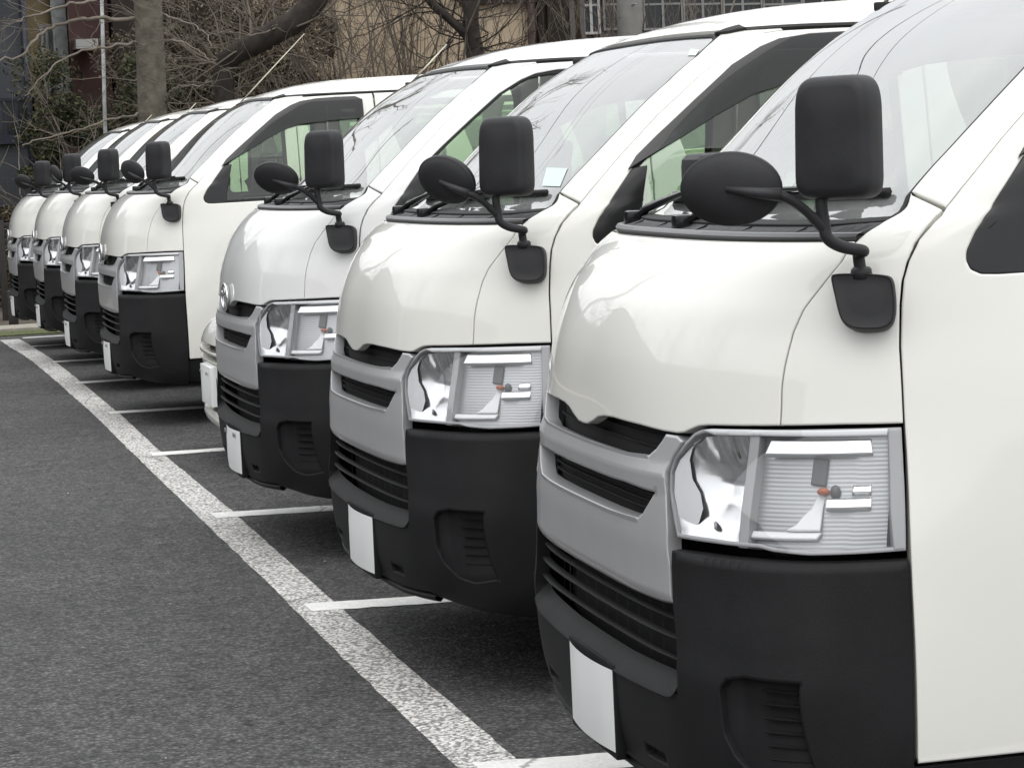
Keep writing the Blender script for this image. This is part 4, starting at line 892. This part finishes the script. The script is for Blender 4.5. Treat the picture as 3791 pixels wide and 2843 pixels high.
def leaves(name, parent, n, fill, size, mt):
    c = fill(n); V = np.zeros((n, 4, 3)); a = rng.normal(0, 1, (n, 3)); a /= np.linalg.norm(a, axis=1, keepdims=True); b = np.cross(a, rng.normal(0, 1, (n, 3))); b /= np.linalg.norm(b, axis=1, keepdims=True)
    s = rng.uniform(*size, (n, 1)); V[:, 0] = c-a*s; V[:, 1] = c+b*s*.45; V[:, 2] = c+a*s; V[:, 3] = c-b*s*.45
    me = bpy.data.meshes.new(name); me.from_pydata(V.reshape(-1, 3).tolist(), [], [(4*i, 4*i+1, 4*i+2, 4*i+3) for i in range(n)]); me.update(); o = link(name, me, parent, mt); o['kind'] = 'stuff'; return o
def rel(pts, o): return [np.array(p)-np.array(o) for p in pts]
# big straight trunk left of the middle of the row, with long side branches
Y = -28.0; base = np.array([float(B(330, 250, Y)[0]), Y, -.05])
t1 = thing('tree', 'big grey-brown tree trunk with long bare side branches at left', 'tree', base)
top = B(319, 0, Y)-base
tube('trunk', spline([(.0, 0, 0), (0, 0, .6), (.01, 0, 1.6), (top[0]*.6, 0, 2.6), (top[0], 0, top[2]), (top[0]*1.2, 0, 5.2), (top[0], .1, 7.)], 5), np.interp(np.linspace(0, 1, 31), [0, .1, .3, .65, 1], [.24, .185, .168, .155, .11]), 'bark', t1, 18)
tw = Twigs(); G = lambda x, y: (x/1.8436/K, y/1.8436/K)
def limb(tw, pl, Y0, dy, r0, r1, kids, ln, base, depth=1, off=0):
    pts = spline([B(*G(x, y), Y0+dy*i/len(pl))-base for i, (x, y) in enumerate(pl)], 4); pts = pts+rng.normal(0, .009, pts.shape); tw.seg(pts, np.linspace(r0, r1, len(pts))*.75, 6)
    for _ in range(kids):
        i = rng.integers(1, len(pts)-1); d = pts[i+1]-pts[i-1]; d /= np.linalg.norm(d); d = d*.6+rng.normal(0, .55, 3)*np.array([1, .5, 1]); tw.grow(pts[i], d, ln*rng.uniform(.5, 1.2), r1*.55, depth, 3, .35, .15, .8, .6, .0028)
for pl, r0, r1 in (([(930, 130), (750, 128), (600, 125), (480, 150), (350, 190), (240, 270), (150, 380), (0, 410), (-120, 470)], .034, .012), ([(930, -60), (760, -20), (640, 5), (480, 30), (350, 70), (230, 115), (110, 150)], .03, .012),
                   ([(930, 290), (880, 300), (760, 320), (600, 340), (450, 400), (330, 480), (230, 590), (180, 660)], .024, .008), ([(960, 770), (850, 800), (720, 830), (560, 880), (430, 910), (250, 960), (150, 1000)], .020, .008),
                   ([(1110, 100), (1200, 130), (1320, 175), (1400, 230), (1450, 320)], .02, .006), ([(1110, 280), (1240, 290), (1350, 340), (1430, 420)], .02, .006), ([(1160, 760), (1140, 660), (1210, 595), (1320, 585), (1460, 560)], .02, .009)):
    limb(tw, pl, Y, .8, r0, r1, 9, .45, base)
for k in range(8): tw.grow((top[0]+rng.normal(0, .03), 0, 4.6+.3*k), (rng.normal(0, 1), rng.normal(0, 1), .5), 1.7, .05, 3, 4, .25, .2)
tw.obj('branches', 'twig_grey', t1)
# leaning tree right of it
Y = -29.5; base = np.array([float(B(490, 250, Y)[0]), Y, -.05]); t2 = thing('tree', 'forked tree with a thick limb leaning to the right above the fourth van', 'tree', base)
st = spline([(0, 0, 0), B(*G(1535, 760), Y)-base, B(*G(1530, 560), Y)-base, B(*G(1545, 400), Y)-base], 5)
tube('trunk', st, np.linspace(.13, .12, len(st)), 'bark_dark', t2, 12)
st = spline([B(*G(1530, 430), Y)-base, B(*G(1640, 350), Y+.1)-base, B(*G(1760, 290), Y+.2)-base, B(*G(1900, 210), Y+.3)-base, B(*G(2050, 120), Y+.35)-base, B(*G(2200, -60), Y+.4)-base], 5)
tube('limb', st, np.linspace(.125, .15, len(st)), 'bark_dark', t2, 12)
tw = Twigs()
for k in range(26):
    i = rng.integers(0, len(st)); tw.grow(st[i], (rng.normal(0, .8), rng.normal(0, .4), rng.normal(.2, .7)), rng.uniform(.5, 1.1), .016, 2, 4, .35, .05, .9)
for k in range(12): tw.grow(B(*G(1530+rng.normal(0, 15), rng.uniform(400, 750)), Y)-base, (rng.normal(0, 1), rng.normal(0, .4), rng.normal(.1, .4)), rng.uniform(.4, .9), .014, 2, 4, .35, .05, .9)
tw.obj('branches', 'twig', t2)
# dark tree before the tan wall
H8 = lambda x, y: ((900+x/1.3012)/K, y/1.3012/K)
Y = -30.5; base = np.array([float(B(*H8(1120, 270), Y)[0]), Y, -.05]); t3 = thing('tree', 'dark forked tree in front of the tan house wall', 'tree', base)
st = spline([(0, 0, 0), B(*H8(1120, 330), Y)-base, B(*H8(1118, 250), Y)-base, B(*H8(1100, 150), Y)-base, B(*H8(1098, 60), Y)-base, B(*H8(1112, -60), Y)-base, B(*H8(1120, -400), Y)-base], 4); tube('trunk', st, np.linspace(.12, .085, len(st)), 'bark_dark', t3, 10)
sb = spline([B(*H8(1105, 205), Y)-base, B(*H8(1050, 145), Y)-base, B(*H8(990, 90), Y)-base, B(*H8(920, 30), Y)-base, B(*H8(850, -60), Y)-base], 5); tube('limb', sb, np.linspace(.06, .05, len(sb)), 'bark_dark', t3, 8)
tw = Twigs()
for k in range(34):
    s_ = st[8:] if k % 2 else sb; i = rng.integers(0, len(s_)); tw.grow(s_[i], (rng.normal(.1, 1), rng.normal(0, .3), rng.normal(.25, .5)), rng.uniform(.5, 1.2), .013, 2, 4, .4, .15, .9)
tw.obj('branches', 'bark_dark', t3)
# bare upright shrubs along the tan wall
def shrub(px, Y, hgt, stems, label, mt='twig', lean=.25, group='bare shrubs along the tan wall', dense=3):
    b_ = np.array([float(B(px, 200, Y)[0]), Y, -.05]); o = thing('bare_shrub', label, 'shrub', b_, group=group); tw = Twigs()
    for k in range(stems): tw.grow((rng.normal(0, .18), rng.normal(0, .15), 0), (rng.normal(0, lean), rng.normal(0, lean*.6), 1), hgt*rng.uniform(.7, 1.1), rng.uniform(.012, .028), dense, 3, .22, .25, .5, .6, .0035)
    tw.obj('stems', mt, o); return o
for px, Y, hgt, n, lab in ((700, -31.6, 3.4, 6, 'bare brown shrub at the left end of the tan wall'), (775, -31.9, 3.8, 7, 'bare upright shrub before the tan wall, left of its middle'), (850, -31.4, 3.6, 7, 'bare upright shrub before the middle of the tan wall'), (925, -31.8, 3.2, 6, 'low bare shrub left of the dark forked tree'), (1085, -31.7, 2.9, 6, 'bare shrub at the right end of the tan wall'), (1215, -32.2, 3.0, 5, 'thin bare shrub before the brown shed'), (1300, -32.4, 3.4, 4, 'thin bare shrub just left of the concrete pole'), (1460, -32.6, 3.0, 5, 'thin bare shrub right of the concrete pole')):
    shrub(px, Y, hgt, n, lab)
# thicket: evergreen and dead-leaf shrubs behind the far vans
def bush(px, py0, py1, w, Y, n, mt, label, dep=1.3, twigs=5):
    a, b_ = B(px, py1, Y), B(px, py0, Y); base = np.array([float(a[0]), Y, -.05]); o = thing('leafy_shrub', label, 'shrub', base, group='leafy shrubs behind the far vans'); hgt = float(b_[2])+.05
    blobs = [(np.array([rng.uniform(-w, w), rng.uniform(-dep, dep)*.5, rng.uniform(.15, .92)*hgt]), rng.uniform(.22, .5)*min(w, 1.1)) for _ in range(int(22+w*10))]
    def fill(n_):
        idx = rng.integers(0, len(blobs), n_); d = rng.normal(0, 1, (n_, 3)); d /= np.linalg.norm(d, axis=1, keepdims=True); q = np.array([blobs[i][0] for i in idx])+d*np.array([blobs[i][1] for i in idx])[:, None]*rng.uniform(.55, 1.05, (n_, 1)); q[:, 2] = np.maximum(q[:, 2], .03); return q
    leaves('foliage', o, int(n*1.7), fill, (.016, .042), mt)
    tw = Twigs()
    for k in range(twigs): tw.grow((rng.uniform(-w, w)*.8, rng.uniform(0, dep)*.6, rng.uniform(0, .5)), (rng.normal(0, .5), rng.normal(.2, .3), 1), hgt*rng.uniform(.35, .6), rng.uniform(.010, .018), 2, 4, .3, .1, .9, .6, .003)
    tw.obj('stems', 'twig_grey', o); return o
for a in ((128, 205, 480, .40, -31.5, 5000, 'olive_leaf', 'olive green shrub at far left below the cream house'), (190, 190, 480, .45, -31.0, 6000, 'olive_leaf', 'dark olive shrub left of the big trunk'), (255, 100, 420, .9, -31.8, 9000, 'olive_leaf', 'olive-leaved shrub just behind the big trunk'), (400, -40, 320, 1.1, -32.2, 13000, 'dead_leaf', 'tall brown thicket between the big trunk and the forked tree'),
          (520, -40, 300, 1.0, -32.0, 12000, 'dead_leaf', 'tall brown thicket behind the forked tree'), (620, 20, 260, .8, -31.4, 8000, 'dead_leaf', 'brown shrub at the foot of the leaning limb'), (20, 500, 640, .5, -29.5, 5000, 'dead_leaf', 'dark shrub behind the iron fence at the left edge'), (70, 440, 640, .35, -28.6, 4000, 'dead_leaf', 'low dark shrub behind the farthest van')):
    bush(*a)
# a street side in front of the vans, behind and left of the camera's view: it is what the bonnets and windscreens mirror
h6 = house('house', 'long grey two-storey house across the lane, left of the view', -17, 17, -8, 6.0, 'grey_wall', 6.); h6.location = (17, -10, -.05); h6.rotation_euler = (0, 0, R(90))
for k in range(9): window(h6, -15.5+3.6*k, -14.0+3.6*k, 1.0, 2.2); window(h6, -15.5+3.6*k, -14.0+3.6*k, 3.8, 5.0)
h7 = house('house', 'tall slate house beyond the lot, left of the view', 6.5, 22, -33, 7.5, 'slate_wall', 6.)
for k in range(4): window(h7, -6.5+3.6*k, -5.0+3.6*k, 1.0, 2.2); window(h7, -6.5+3.6*k, -5.0+3.6*k, 4.2, 5.4)
for (x, y, hh) in ((9, -9, 2.6), (10, -16, 2.9), (6.5, -24, 2.9), (9.5, -27, 3.2), (4.4, -29, 3.0), (13, -29, 3.4)):
    o = thing('tree', 'bare street tree across the lane, %s, left of the view' % {-9: 'nearest the camera', -16: 'second nearest', -24: 'beside the kerb end', -27: 'fourth nearest', -29: 'beside the tall pole' if x < 5 else 'farthest off'}[y], 'tree', (x, y, -.02) if x != 13 else (13, -29.5, -.02), group='street trees across the lane'); tube('trunk', [(0, 0, 0), (.05, 0, 1.2), (0, .05, 2.4)], [.16, .13, .10], 'bark', o, 10); tw = Twigs()
    for k in range(7): tw.grow((0, 0, 1.8+.1*k), (rng.normal(0, .7), rng.normal(0, .7), 1), hh, .06, 3, 4, .2, .2, .7, .6, .006)
    tw.obj('branches', 'bark_dark', o)
